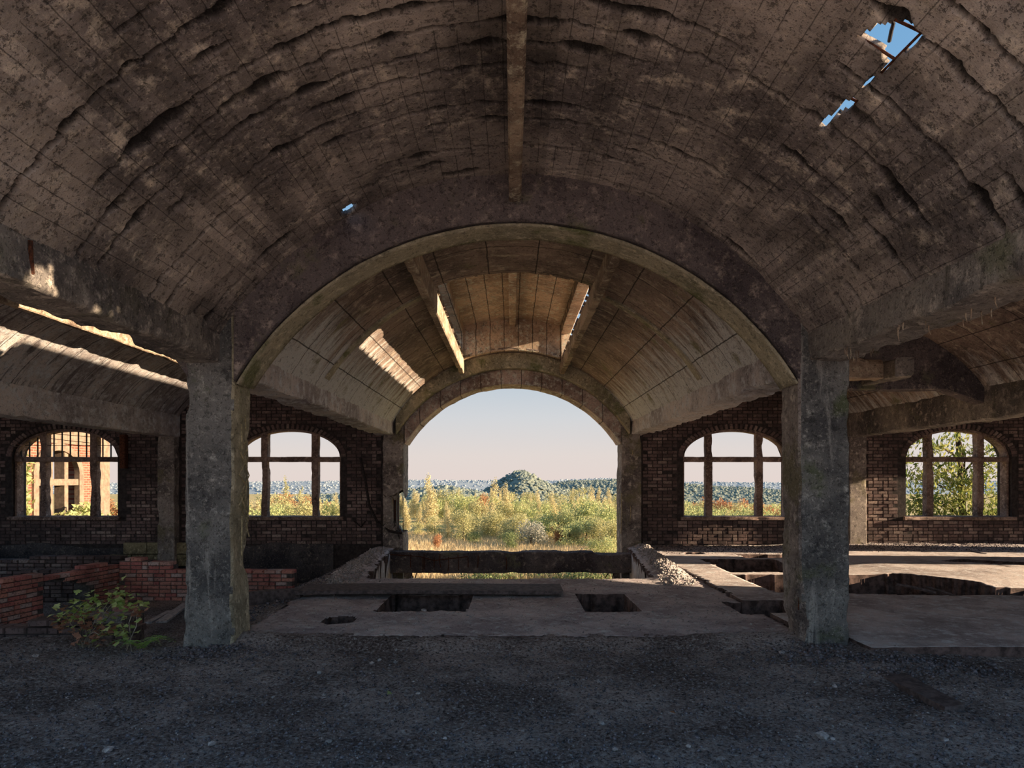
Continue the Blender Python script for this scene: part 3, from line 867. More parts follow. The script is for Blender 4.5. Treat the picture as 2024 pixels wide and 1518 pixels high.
pr = pier_part('arch_pier', 2.42, 2.86, -3.3, 3.25, None, 36); tag(pr, 'right pier of the far arch beside the rubble edge', 'pier')
for i, (px_, y0_, y1_) in enumerate(((1228, 975, 1055), (1246, 1000, 1030), (1250, 890, 900))):
    b = MB(); b.tube([P(px_, y0_, 15.05), P(px_ + 1, (y0_ + y1_) / 2, 15.02), P(px_ - 1, y1_, 15.06)], 0.008); b.build('bared_bar', M['bar_pale'], pr)

# windows
def window(n, xc, label, bars=False):
    w = empty('window_%d' % n, (xc, 15.5, SILL)); tag(w, label, 'window', kind='structure')
    off = (-xc, -15.5, -SILL)
    def fin(o): o.location = off; return o
    for i, s in enumerate((-1, 1)):
        zt = SPR + RISE * math.sqrt(1 - (0.57 / WH) ** 2) + 0.01
        fin(post_z('mullion', xc + s * 0.57 - 0.075, xc + s * 0.57 + 0.075, 15.42, 15.62, SILL, zt, M['frame'], w, seed=n * 7 + i, amp=0.006, chip=0.03, step=0.06))
    fin(beam_x('transom', xc - WH, xc + WH, 15.4, 15.62, 2.0, 2.115, M['frame'], w, seed=n * 7 + 3, amp=0.006, chip=0.03))
    fin(beam_x('sill', xc - WH - 0.06, xc + WH + 0.06, 15.24, 15.8, SILL - 0.07, SILL + 0.012, M['frame'], w, seed=n * 7 + 4, amp=0.006, chip=0.04))
    for s in (-1, 1):
        x0, x1 = sorted((xc + s * WH, xc + s * (WH - 0.05)))
        fin(post_z('jamb', x0, x1, 15.4, 15.64, SILL, SPR, M['frame'], w, seed=n * 7 + 5, amp=0.004))
    secs = []
    for a in np.linspace(0.0, math.pi, 50):
        c, s = math.cos(a), math.sin(a)
        secs.append([(xc + c * (WH - d_), y_, SPR + s * (RISE - d_)) for d_, y_ in ((0.05, 15.4), (0.05, 15.64), (0.0, 15.64), (0.0, 15.4))])
    fin(loft('arched_head', secs, M['frame'], w, amp=0.003, fine=0.002))
    if bars:
        rgb = random.Random(3)
        for x in [xc + k * 0.185 for k in range(-6, 7)]:
            if min(abs(x - xc - 0.57), abs(x - xc + 0.57)) < 0.09: continue
            zt = SPR + RISE * math.sqrt(max(0.01, 1 - ((x - xc) / WH) ** 2))
            if zt < 2.3: continue
            b = MB(); b.box(x - 0.009, x + 0.009, 15.5, 15.53, 2.1, zt); fin(b.build('glazing_bar', M['steel_dark'], w))
        for x0, x1, za, zb in ((-1.05, -0.64, 2.375, 2.375), (-0.5, 0.5, 2.375, 2.375), (0.64, 1.05, 2.38, 2.375), (-0.35, 0.5, 2.64, 2.57), (-0.42, 0.5, 2.53, 2.43)):
            b = MB(); b.tube([(xc + x0, 15.49, za), (xc + (x0 + x1) / 2, 15.49, (za + zb) / 2 - 0.004), (xc + x1, 15.49, zb)], 0.009, 4); fin(b.build('glazing_bar', M['steel_dark'], w))
    return w
window(1, WX[0], 'arched window with thin steel glazing bars, looking onto the sunlit brick wing', True)
window(2, WX[1], 'open arched window between left column and far arch, autumn birches behind')
window(3, WX[2], 'open arched window between far arch and right column, valley behind')
window(4, WX[3], 'open arched window filled with cherry branches, at the right end')

# unseen side walls; big openings placed and sized for the daylight they admit
rops = [dict(u0=a, u1=b_, z0=z_, top=ellipse_top((a + b_) / 2, (b_ - a) / 2 + 0.01, 2.2, 0.6)) for a, b_, z_ in ((8.6, 11.2, 0.4), (12.5, 13.3, 0.6), (14.42, 14.98, 0.3))]
wr = wall_open('wall_right', 2.3, 15.4, -3.4, 3.8, rops, lambda u, z, d: (12.4 + 0.4 * d, u, z), M['brick_sooty'])
tag(wr, 'brick side wall with tall openings letting in the evening sun', 'wall', kind='structure')
lops = [dict(u0=a, u1=b_, z0=0.3, top=ellipse_top((a + b_) / 2, (b_ - a) / 2 + 0.01, 2.5, 0.7)) for a, b_ in ((2.7, 6.2), (6.8, 10.3), (11.0, 14.4))]
wl = wall_open('wall_left', 2.3, 15.4, -3.4, 3.8, lops, lambda u, z, d: (-12.4 - 0.4 * d, u, z), M['brick_sooty'])
tag(wl, 'unseen brick side wall with arched openings enlarged to light the aisle', 'wall', kind='structure')

# ------------------------------------------------------------------ floors
def grid_floor(name, xs, ys, zf, mat, keep=None, th=0.0, label=None, kind='structure'):
    xs = np.asarray(xs); ys = np.asarray(ys)
    X, Y = np.meshgrid(xs, ys, indexing='ij'); Z = zf(X, Y)
    V = np.stack([X, Y, Z], -1).reshape(-1, 3); ny = len(ys)
    I, J = np.meshgrid(np.arange(len(xs) - 1), np.arange(ny - 1), indexing='ij')
    f = np.stack([I * ny + J, (I + 1) * ny + J, (I + 1) * ny + J + 1, I * ny + J + 1], -1)
    if keep is not None:
        Xc = (X[:-1, :-1] + X[1:, 1:]) / 2; Yc = (Y[:-1, :-1] + Y[1:, 1:]) / 2
        f = f[keep(Xc, Yc)]
    o = mesh_obj(name, V, f.reshape(-1, 4), mat, None, True)
    if th:
        md = o.modifiers.new('thickness', 'SOLIDIFY'); md.thickness = th; md.offset = -1
        o.data.materials.append(M['hole_rim']); md.material_offset_rim = 1
    tag(o, label, 'floor', kind=kind); return o

def n2(X, Y, s, seed, o=3): return fbm(np.stack([X * s, Y * s, 0 * X], -1), seed, o)
def sstep(a, b, x):
    t = np.clip((x - a) / (b - a), 0, 1); return t * t * (3 - 2 * t)

def z_ash(X, Y):
    z = 0.03 * n2(X, Y, 0.9, 201) + 0.022 * n2(X, Y, 5, 202, 4) + 0.016 * n2(X, Y, 16, 203, 3)
    for cx, cy, h, r in ((-2.85, 6.4, 0.06, 0.6), (2.9, 6.4, 0.06, 0.6), (3.4, 5.6, 0.05, 0.5), (-5, 6.5, 0.03, 1.0)):
        z = z + h * np.exp(-((X - cx) ** 2 + (Y - cy) ** 2) / r ** 2)
    z = z + 0.085 * sstep(6.32, 6.62, Y + 0.06 * n2(X, Y, 1.5, 207)) * sstep(3.0, 2.75, np.abs(X))
    z = z + 0.035 * sstep(5.95, 6.15, Y + 0.05 * n2(X, Y, 1.5, 208)) * sstep(3.1, 3.3, X)
    return z - 0.02
xs = np.concatenate([np.arange(-12.3, -6.2, 0.15), np.arange(-6.2, 6.2, 0.026), np.arange(6.2, 12.4, 0.15)])
ys = np.concatenate([np.arange(-1.6, 3.3, 0.15), np.arange(3.3, 6.95, 0.026)])
floor = grid_floor('floor', xs, ys, z_ash, M['ash'], lambda X, Y: ((Y < 6.72) | ((X < -2.9) & (Y < 6.95))) & ((X < 3.3) | (Y < 6.25)), label='black ash and gravel floor in front of the two columns')

VX0 = lambda Y: -2.27 - (Y - 10.5) * 0.075
VX1 = lambda Y: 2.17 + (Y - 10.5) * 0.088
H2 = (0.83, 1.5, 7.85, 9.12)
def slab_keep(X, Y):
    j = 0.05 * n2(X, Y, 6, 211, 4); k = 0.03 * n2(X, Y, 9, 212, 3)
    r = (Y > 6.64 + j * 0.8) & (Y < 15.12) & (X > -3.0 + j) & (X < 2.86 + k * 0.6)
    r &= ~((Y > 10.5 + j * 1.5) & (X > VX0(Y) + j * 1.5) & (X < VX1(Y) + j * 1.5) & (Y < 15.3))
    r &= ~((X + k * .5 > -1.6) & (X + k * .5 < -0.52) & (Y + k * .5 > 7.92) & (Y + k * .3 < 8.98))
    r &= ~((X + k * .6 > H2[0] + 0.0) & (X + k * .6 < H2[1]) & (Y + k * .6 > H2[2]) & (Y + k * .6 < H2[3]))
    r &= ~((((X + 1.92) / 0.19) ** 2 + ((Y - 7.57) / 0.22) ** 2) < 1)
    r &= ~((X > 2.62) & (Y > 7.75 + j) & (Y < 8.5 + j))
    return r
def z_slab(X, Y):
    z = 0.075 + 0.012 * n2(X, Y, 1.0, 221) + 0.010 * n2(X, Y, 6, 222, 4) + 0.007 * n2(X, Y, 24, 223, 2)
    z = z + 0.14 * np.exp(-((X - VX1(Y) - 0.28) / 0.24) ** 2) * sstep(9.6, 11.2, Y) * (1 + 0.5 * n2(X, Y, 4, 224))
    z = z + 0.10 * np.exp(-((X - VX0(Y) + 0.3) / 0.25) ** 2) * sstep(9.6, 11.2, Y) * (1 + 0.6 * n2(X, Y, 4, 225))
    z = z - 0.05 * np.exp(-((X + 1.92) ** 2 + (Y - 7.57) ** 2) / 0.09)
    z = z - 0.04 * sstep(-2.6, -3.0, X)
    return z
floor1 = grid_floor('floor.001', np.arange(-3.06, 2.92, 0.03), np.arange(6.5, 15.16, 0.03), z_slab, M['slab'], slab_keep, 0.48, 'dusty broken concrete slab with square holes between the columns')

polyA = ((3.55, 11.1), (4.75, 11.1), (4.95, 12.9), (3.55, 12.9))
polyB = ((3.5, 9.1), (5.8, 8.82), (9.6, 8.85), (9.6, 9.15), (6.7, 9.5), (6.05, 10.75), (3.5, 10.85))
polyC = ((4.5, 13.1), (5.7, 13.1), (5.7, 13.75), (4.5, 13.75))
polyD = ((3.5, 13.75), (3.9, 13.75), (3.9, 14.1), (3.55, 14.1))
polyE = ((7.6, 12.2), (9.4, 11.3), (9.8, 11.6), (8.2, 12.5))
def right_keep(X, Y):
    j = 0.07 * n2(X, Y, 5, 231, 4)
    r = (Y > 6.12 + j * 0.5) & (X > 2.88 + j * 0.3) & ((X > 3.2) | (Y > 6.9))
    for p in (polyA, polyB, polyC, polyD, polyE): r &= ~inpoly(X + j * 0.6, Y + j * 0.6, p)
    r &= ~((X < 3.35 + j) & (Y > 7.7) & (Y < 8.5))
    return r
def z_right(X, Y):
    return 0.10 + 0.010 * n2(X, Y, 0.9, 241) + 0.006 * n2(X, Y, 7, 242, 3) + 0.04 * sstep(14.5, 15.3, Y) * (0.7 + 0.5 * n2(X, Y, 5, 243)) + 0.05 * sstep(9.4, 9.8, Y) * sstep(5.5, 6.5, X)
floor2 = grid_floor('floor.002', np.arange(2.86, 12.4, 0.045), np.arange(6.0, 15.32, 0.04), z_right, M['slab_pale'], right_keep, 0.6, 'pale cast floor with rectangular holes in the right aisle')

def z_pit(X, Y):
    t = sstep(-4.35 + 0.10 * (Y - 7), -2.95, X)
    z = -0.72 + 0.79 * t
    z = np.where(Y < 7.6, z + (0.0 - z) * (1 - sstep(6.85, 7.5, Y)) * (1 - t), z)
    return z + 0.035 * n2(X, Y, 2.2, 251) + 0.022 * n2(X, Y, 9, 252, 4)
floor3 = grid_floor('floor.003', np.arange(-12.4, -2.72, 0.045), np.arange(6.7, 15.34, 0.045), z_pit, M['ash'], None, 0, 'rubble pit floor and ash bank left of the slab')

# cellar under the slabs
mb = MB(); mb.box(-12.6, 12.6, 6.2, 15.8, -3.4, -3.2); o = mb.build('floor.004', M['black_void']); tag(o, 'cellar floor seen down through the holes', 'floor', kind='structure')
mb = MB(); mb.box(-3.2, 12.6, 6.3, 6.6, -3.4, -0.2); o = mb.build('wall_front', M['brick_sooty']); tag(o, 'cellar wall below the front edge of the slab', 'wall', kind='structure')
mb = MB(); mb.box(2.9, 12.4, 6.5, 15.3, -0.72, -0.6); o = mb.build('floor.005', M['black_void']); tag(o, 'lower ledge seen inside the holes of the right floor', 'floor', kind='structure')
mb = MB(); mb.box(-2.2, 2.2, 6.7, 9.9, -0.62, -0.5); o = mb.build('floor.006', M['black_void']); tag(o, 'dark pit bottom seen inside the holes of the middle slab', 'floor', kind='structure')
# whitewashed side walls of the void
for s, nm, lab in ((-1, 'wall_left.001', 'whitewashed left side of the open void below the sill beam'), (1, 'wall_right.001', 'whitewashed right side of the open void below the sill beam')):
    secs = []
    for y in sub(10.45, 15.1, 0.08):
        x = float(VX0(y)) - 0.02 if s < 0 else float(VX1(y)) + 0.02
        L = rect_loop(min(x, x + s * 0.2), max(x, x + s * 0.2), -3.3, 0.02, 24, 0.01); secs.append(np.stack([L[:, 0], np.full(len(L), y), L[:, 1]], -1))
    o = loft(nm, secs, M['slab_pale'], None, amp=0.004, seed=17 + s, fine=0.002); tag(o, lab, 'wall', kind='structure')

# sill beam across the void
secs = []
for x in sub(-2.62, 2.62, 0.025):
    sag = 0.02 * float(vnoise(np.array([x * 2.5, 0, 7.0]), 3)) - (0.035 if x > 1.75 else 0.0)
    L = rect_loop(14.55, 14.95, -0.40, 0.05 + sag, 18, 0.012); secs.append(np.stack([np.full(len(L), x), L[:, 0], L[:, 1]], -1))
sb = loft('sill_beam', secs, M['arch'], None, amp=0.014, freq=7, seed=19, chip=0.02, fine=0.010, smooth=False); tag(sb, 'dark rough concrete beam with bared stirrups lying across the opening under the far arch', 'beam')
rg = random.Random(4)
for px_ in (812, 838, 858, 870, 886, 905, 925, 945, 836, 1000):
    y0_, y1_ = rg.uniform(1094, 1102), rg.uniform(1120, 1131)
    b = MB(); b.tube([P(px_, y0_, 14.5), P(px_ + rg.uniform(-2, 2), (y0_ + y1_) / 2, 14.48), P(px_ + rg.uniform(-1, 1), y1_, 14.5)], 0.010); b.build('stirrup', M['rust'], sb)
b = MB(); b.tube([P(770, 1096, 14.5), P(830, 1100, 14.49), P(858, 1108, 14.5), P(925, 1100, 14.5)], 0.010); b.build('bared_bar', M['rust'], sb)
for px_, dx in ((812, -4), (824, 3), (1204, 8), (1215, 5)):
    b = MB(); b.tube([P(px_ + dx * .5, 1118, 14.6), P(px_, 1130, 14.6), P(px_ - dx, 1142, 14.6)], 0.012); b.build('bared_bar', M['rust'], sb)
for x0, x1, lab in ((-2.36, -2.2, 'short post under the left end of the sill beam'), (2.22, 2.36, 'short post under the right end of the sill beam')):
    o = post_z('cellar_post', x0, x1, 14.9, 15.1, -3.2, -0.38, M['pier'], seed=3, amp=0.005); tag(o, lab, 'post')

# ------------------------------------------------------------------ brick foundations in the pit
def run_bricks(p0, p1, zb, ztop, th, seed, skip=None):
    """face and top bricks of a low wall from p0 to p1 (left face seen along the way)"""
    rg = random.Random(seed); p0 = Vector((*p0, 0)); p1 = Vector((*p1, 0)); d = p1 - p0; L = d.length; d.normalize()
    nrm = Vector((d.y, -d.x, 0)); rz = math.atan2(d.y, d.x); out = []
    z = zb; row = 0
    while z < ztop(0) + 1.0:
        u = -(row % 2) * 0.1125; k = 0
        while u < L:
            w = 0.225 if (k + row) % 3 else 0.1125
            um = u + w / 2
            if 0 < um < L and z + 0.07 < ztop(um / L) and not (skip and skip(um / L, z)):
                c = p0 + d * um - nrm * (0.05 + rg.uniform(0, 0.012)); c.z = z + 0.0375
                out.append((c, (w - 0.012, 0.11, 0.064), rz + rg.uniform(-.03, .03), rg.uniform(-.02, .02)))
                c2 = c.copy() - nrm * 0.12
                if z + 0.15 >= ztop(um / L): out.append((c2, (w - 0.012, 0.11, 0.064), rz + rg.uniform(-.05, .05), rg.uniform(-.03, .03)))
            u += w; k += 1
        z += 0.075; row += 1
    return out
def low_wall(name, p0, p1, zb, ztop, th, label, seed, mo, mm, skip=None, limit=300):
    p0v, p1v = Vector((*p0, 0)), Vector((*p1, 0)); d = (p1v - p0v); L = d.length; d.normalize(); nrm = Vector((d.y, -d.x, 0))
    mb = MB(); n = max(2, int(L / 0.11))
    for i in range(n):
        ua, ub = i / n, (i + 1) / n; um = (ua + ub) / 2
        zt = ztop(um) - 0.085; z0 = zb - 0.1
        if skip:
            zz = zb
            while zz < zt and skip(um, zz): zz += 0.075
            z0 = zz if zz > zb else z0
        if zt <= z0: continue
        a = p0v + d * (L * ua); b_ = p0v + d * (L * ub); i0, i1 = -nrm * 0.02, -nrm * th
        q = [a + i0, b_ + i0, b_ + i1, a + i1]
        m = len(mb.v)
        for zz in (z0, zt): mb.v += [(v.x, v.y, zz) for v in q]
        mb.f += [(m, m + 3, m + 2, m + 1), (m + 4, m + 5, m + 6, m + 7)] + [(m + k, m + (k + 1) % 4, m + 4 + (k + 1) % 4, m + 4 + k) for k in range(4)]
    o = mb.build(name, M['mortar_pale'] if mo is M['brick_red'] else M['mortar'])
    tag(o, label, 'low wall', kind='thing')
    lay_bricks(run_bricks(p0, p1, zb, ztop, th, seed, skip), o, mo, mm, lambda s: s[0].z, seed=seed, limit=limit)
    return o
# front low wall, dark
low_wall('low_brick_wall', (-8.6, 7.0), (-3.95, 7.02), -0.22, lambda t: 0.14 + 0.02 * math.sin(t * 9) - 0.06 * (t > .9), 0.24, 'low dark brick wall in front, behind the leafy weed', 21, M['brick_sooty'], M['brick_sooty_mass'])
# red wall receding into the pit
def skipB(t, z): return 0.54 < t < 0.80 and z < (-0.13 if t < .66 else -0.22 if t < .73 else -0.30)
low_wall('low_brick_wall', (-8.15, 9.3), (-7.55, 13.2), -0.78, lambda t: 0.055 - 0.03 * t + 0.02 * math.sin(t * 17), 0.34, 'red brick foundation wall running back into the pit, with a dark doorway hole', 22, M['brick_red'], M['brick_red_mass'], skipB)
low_wall('low_brick_wall', (-7.55, 13.1), (-4.2, 13.0), -0.8, lambda t: (0.12 if t < .16 else 0.04 if t < .3 else -0.10), 0.3, 'dark red brick cross wall at the back of the pit with stepped top', 23, M['brick_red'], M['brick_red_mass'])
low_wall('low_brick_wall', (-11.5, 13.9), (-8.0, 13.8), -0.7, lambda t: 0.02 if t < .5 else 0.10, 0.3, 'grey topped brick wall behind the red wall, near the barred window', 24, M['brick_sooty'], M['brick_sooty_mass'])
low_wall('low_brick_wall', (-9.3, 12.9), (-7.9, 12.9), -0.78, lambda t: -0.05, 0.2, 'shadowed brick wall inside the doorway hole of the red wall', 26, M['brick_sooty'], M['brick_sooty_mass'], limit=40)
low_wall('brick_stub', (-5.05, 8.6), (-4.75, 8.62), -0.75, lambda t: 0.0, 0.22, 'short red brick stub standing behind the weed', 25, M['brick_red'], M['brick_red_mass'])
# coping slabs
def slab_thing(name, pts4, z, th, mat, label, cat, seed, tilt=0.0):
    secs = []
    a, b_, c, d_ = [Vector((*p, z)) for p in pts4]
    for t in np.linspace(0, 1, 12):
        l = a.lerp(b_, t); r = d_.lerp(c, t); dz = tilt * t
        loop = [(l.x, l.y, l.z + dz - th)] + [tuple(Vector((*l.lerp(r, k).xy, z + dz - th))) for k in (.33, .66)] + [(r.x, r.y, r.z + dz - th), (r.x, r.y, r.z + dz)] + [tuple(Vector((*r.lerp(l, k).xy, z + dz))) for k in (.33, .66)] + [(l.x, l.y, l.z + dz)]
        secs.append(loop)
    o = loft(name, secs, mat, None, amp=0.005, seed=seed, freq=6, fine=0.002, smooth=False); tag(o, label, cat); return o
slab_thing('coping_stone', ((-5.3, 7.9), (-4.6, 8.05), (-4.55, 8.4), (-5.2, 8.35)), -0.02, 0.10, M['pier'], 'grey coping stone lying behind the weed in the pit', 'stone', 4)
slab_thing('coping_stone', ((-8.3, 9.4), (-7.3, 9.45), (-7.3, 9.75), (-8.3, 9.7)), 0.10, 0.05, M['stone'], 'flat grey stone on top of the red wall at the photo edge', 'stone', 5)
# two pale boards sliding down the ash bank
for i, (a, b_, w, lab) in enumerate((((287, 1233), (330, 1210), 0.09, 'narrow pale board lying on the ash bank left of the wider one'), ((308, 1232), (362, 1194), 0.15, 'wide pale grey board lying on the ash bank next to the left column'))):
    A = P(*a, 7.75); B = P(*b_, 8.9); A.z = -0.10 - 0.0; B.z = float(z_pit(np.array([B.x]), np.array([B.y]))[0]) + 0.06; A.z = float(z_pit(np.array([A.x]), np.array([A.y]))[0]) + 0.06
    A2 = P(*a, (EYE - A.z) * F / (a[1] - HY)); B2 = P(*b_, (EYE - B.z) * F / (b_[1] - HY))
    d = (B2 - A2); sidev = Vector((d.y, -d.x, 0)).normalized() * w
    S = []
    for t in np.linspace(0, 1, 8):
        c = A2 + d * t; S.append([tuple(c), tuple(c + sidev), tuple(c + sidev + Vector((0, 0, 0.03))), tuple(c + Vector((0, 0, 0.03)))])
    o = loft('board', S, M['wood_grey'], None, amp=0.002, fine=0.001, smooth=False); tag(o, lab, 'board')

# the long plank on the slab, over the back of the hole
def plank(name, x0, x1, y0, y1, z, th, mat, label, skew=0.0):
    secs = []
    for t in np.linspace(0, 1, 24):
        x = x0 + (x1 - x0) * t; yy = skew * t
        L = rect_loop(y0 + yy, y1 + yy, z, z + th, 4, 0.003); secs.append(np.stack([np.full(len(L), x), L[:, 0], L[:, 1] + 0.008 * math.sin(t * 5)], -1))
    o = loft(name, secs, mat, None, amp=0.003, fine=0.002, smooth=False); tag(o, label, 'plank'); return o
plank('wooden_plank', -2.78, 0.66, 8.72, 9.32, 0.125, 0.05, M['wood_dark'], 'long dark plank lying across the slab over the back edge of the hole', 0.08)
plank('wooden_plank', -3.4, -2.75, 8.35, 8.5, 0.03, 0.16, M['wood_dark'], 'short dark timber on edge beside the left column foot', 0.5)
# sticks and boards on the right floor
for i, (a, b_, r, lab) in enumerate((((1772, 1155), (1850, 1172), 0.02, 'thin stick hanging into the hole of the right floor'), ((1830, 1160), (1895, 1181), 0.018, 'broken lath at the edge of the right floor hole'), ((1905, 1091), (1950, 1097), 0.03, 'dark stick lying by the wall under the cherry window'), ((1893, 1105), (2010, 1125), 0.02, 'long thin lath on the sunlit right floor'))):
    Ya = (EYE - 0.13) * F / (a[1] - HY); Yb = (EYE - 0.13) * F / (b_[1] - HY)
    if i < 2: Ya, Yb = 9.0, 8.75
    b = MB(); A, B = P(*a, Ya), P(*b_, Yb); b.tube([A, A.lerp(B, .5) + Vector((0, 0, 0.01)), B], r, 5); o = b.build('wooden_stick', M['wood_dark']); tag(o, lab, 'stick')
# rusty bracket on the end wall by the barred window
o = post_z('wall_bracket', -8.73, -8.6, 15.16, 15.3, 1.85, 2.6, M['rust'], seed=3, amp=0.004); tag(o, 'rusty upright bracket on the wall right of the barred window', 'bracket')
# torn cable hanging on the left pier wall
b = MB(); b.tube([P(712, 905, 15.2), P(722, 950, 15.18), P(730, 1000, 15.2), P(745, 1030, 15.16), P(770, 1050, 15.04), P(795, 1054, 15.02)], 0.03, 8); o = b.build('hanging_cable', M['steel_dark']); tag(o, 'thick black cable hanging down the dark wall left of the far arch', 'cable')
b = MB(); b.tube([P(700, 1030, 15.22), P(714, 1042, 15.2), P(722, 1030, 15.22)], 0.02, 6); o = b.build('hanging_cable', M['steel_dark']); tag(o, 'short black cable loop on the dark wall under the window corner', 'cable')
# small pale stone by the hole
def stone_mesh(name, seed, mat, sx=1, sy=1, sz=0.6):
    rg2 = np.random.default_rng(seed)
    import bmesh
    bm = bmesh.new(); bmesh.ops.create_icosphere(bm, subdivisions=1, radius=0.5)
    for v in bm.verts:
        v.co *= 1 + rg2.uniform(-.28, .22); v.co.x *= sx; v.co.y *= sy; v.co.z *= sz
    me = bpy.data.meshes.new(name); bm.to_mesh(me); bm.free(); me.materials.append(mat); return me
def put_mesh(name, me, loc, scale, rz=0):
    o = bpy.data.objects.new(name, me); COL.objects.link(o); o.location = loc; o.scale = (scale,) * 3; o.rotation_euler = (0, 0, rz); return o
sm = [stone_mesh('stone', 300 + i, M['stone'] if i < 4 else M['stone_dark']) for i in range(6)]
o = put_mesh('stone', sm[0], P(838, 1205, 7.85), 0.075); o.location.z = 0.10; tag(o, 'small pale stone on the front lip of the hole under the plank', 'stone')
rg = random.Random(61)
STONES = [(782, 1307, .05), (735, 1313, .06), (750, 1308, .04), (826, 1369, .045), (768, 1398, .03), (832, 1434, .05), (214, 1480, .07), (632, 1328, .05), (640, 1370, .04), (540, 1372, .035), (315, 1353, .05), (223, 1400, .045), (70, 1300, .06), (1770, 1298, .08), (1790, 1296, .09), (1852, 1298, .08), (1962, 1312, .08), (1560, 1302, .07), (1545, 1296, .06), (1650, 1355, .05), (1625, 1452, .09), (1646, 1458, .04), (1500, 1413, .05), (1930, 1420, .05), (1868, 1460, .05), (1360, 1470, .04), (1216, 1478, .04), (1292, 1350, .04), (1706, 1330, .06), (1600, 1310, .07), (650, 1455, .05), (880, 1452, .04), (1190, 1420, .05), (420, 1465, .06)]
for i, (px_, py_, s_) in enumerate(STONES):
    Y = EYE * F / (py_ - HY); p = P(px_, py_, Y)
    o = put_mesh('stone', sm[i % 6], (p.x, p.y, float(z_ash(np.array([p.x]), np.array([p.y]))[0]) + s_ * 0.15), s_, rg.uniform(0, 6)); tag(o, 'small loose stone lying on the black ash floor', 'stone', 'loose stones on the ash floor')

# gravel: tens of thousands of chips, one mass
def chips(name, n, sampler, zf, smin, smax, mat, label, seed):
    rg2 = np.random.default_rng(seed)
    x, y = sampler(rg2, n)
    z = zf(x, y); n = len(x)
    s = smin * (smax / smin) ** (rg2.random(n) ** 2.2)
    base = np.array([(1, 0, 0), (-.5, .8, 0), (-.5, -.8, 0), (0, 0, .7), (0.1, 0.1, -.5)])
    tri = np.array([(0, 1, 3), (1, 2, 3), (2, 0, 3), (1, 0, 4), (2, 1, 4), (0, 2, 4)])
    a = rg2.random(n) * 6.28; b2 = rg2.random(n) * 1.2 - .6
    B = base[None] * (1 + rg2.uniform(-.4, .4, (n, 5, 3)))
    ca, sa, cb, sb_ = np.cos(a), np.sin(a), np.cos(b2), np.sin(b2)
    X = B[..., 0] * ca[:, None] - B[..., 1] * sa[:, None]; Yv = B[..., 0] * sa[:, None] + B[..., 1] * ca[:, None]; Z = B[..., 2]
    X, Z = X * cb[:, None] - Z * sb_[:, None], X * sb_[:, None] + Z * cb[:, None]
    V = np.stack([X, Yv, Z], -1) * s[:, None, None] + np.stack([x, y, z + s * 0.15], -1)[:, None]
    f = (tri[None] + (np.arange(n) * 5)[:, None, None]).reshape(-1, 3)
    o = mesh_obj(name, V.reshape(-1, 3), f, mat); tag(o, label, 'gravel', kind='stuff'); return o
def samp_front(rg2, n):
    y = 3.4 + 3.2 * rg2.random(n) ** 1.2; x = (rg2.random(n) * 2 - 1) * (y * 0.78 + 0.2)
    k = (y < 6.5) | (x < -3); k &= (x < 3) | (y < 6.1)
    return x[k], y[k]
chips('gravel', 16000, samp_front, z_ash, 0.004, 0.022, M['stone_dark'], 'black clinker gravel strewn over the ash floor', 1)
chips('gravel', 2600, samp_front, z_ash, 0.004, 0.014, M['stone'], 'pale stone chips strewn over the ash floor', 2)
def samp_col(rg2, n):
    c = rg2.integers(0, 3, n); cx = np.array([-2.8, 2.9, 3.5])[c]; cy = np.array([6.3, 6.2, 5.7])[c]
    x = cx + rg2.normal(0, .35, n); y = cy + rg2.normal(0, .22, n); k = (y < 6.45) & ((x < 3.05) | (y < 6.1)); return x[k], y[k]
chips('gravel', 1800, samp_col, z_ash, 0.008, 0.035, M['stone_dark'], 'coarse brown rubble heaped round the column feet', 3)
def samp_edge(rg2, n):
    y = 9.8 + 5 * rg2.random(n); s_ = rg2.random(n) < .5
    x = np.where(s_, VX1(y) + .28 + rg2.normal(0, .16, n), VX0(y) - .3 + rg2.normal(0, .16, n))
    k = np.where(s_, x > VX1(y) + .06, x < VX0(y) - .06) & (x < 2.84) & (x > -2.95); return x[k], y[k]
chips('gravel', 3500, samp_edge, z_slab, 0.01, 0.05, M['stone'], 'broken concrete crumbs along both edges of the void', 4)
def samp_bank(rg2, n):
    return -4.6 + 1.8 * rg2.random(n), 7.2 + 7 * rg2.random(n)
chips('gravel', 5000, samp_bank, z_pit, 0.008, 0.04, M['stone_dark'], 'black gravel of the ash bank left of the slab', 5)
def samp_slab(rg2, n):
    x = -2.8 + 5.5 * rg2.random(n); y = 6.8 + 3.6 * rg2.random(n); k = slab_keep(x, y); return x[k], y[k]
chips('gravel', 2500, samp_slab, z_slab, 0.004, 0.02, M['stone'], 'fine grit on the middle slab', 6)
def samp_right(rg2, n):
    x = 3 + 8 * rg2.random(n); y = 13.6 + 1.6 * rg2.random(n) ** .5; k = right_keep(x, y); return x[k], y[k]
chips('gravel', 6000, samp_right, z_right, 0.006, 0.026, M['stone_dark'], 'brick crumbs along the foot of the right end wall', 7)
# dark crack edge plank strip on the front floor, right
slab_thing('floor_strip', ((2.95, 5.75), (3.2, 5.9), (3.15, 4.75), (2.98, 4.7)), 0.035, 0.05, M['wood_dark'], 'narrow half buried brown strip in the ash right of the right column', 'strip', 9)

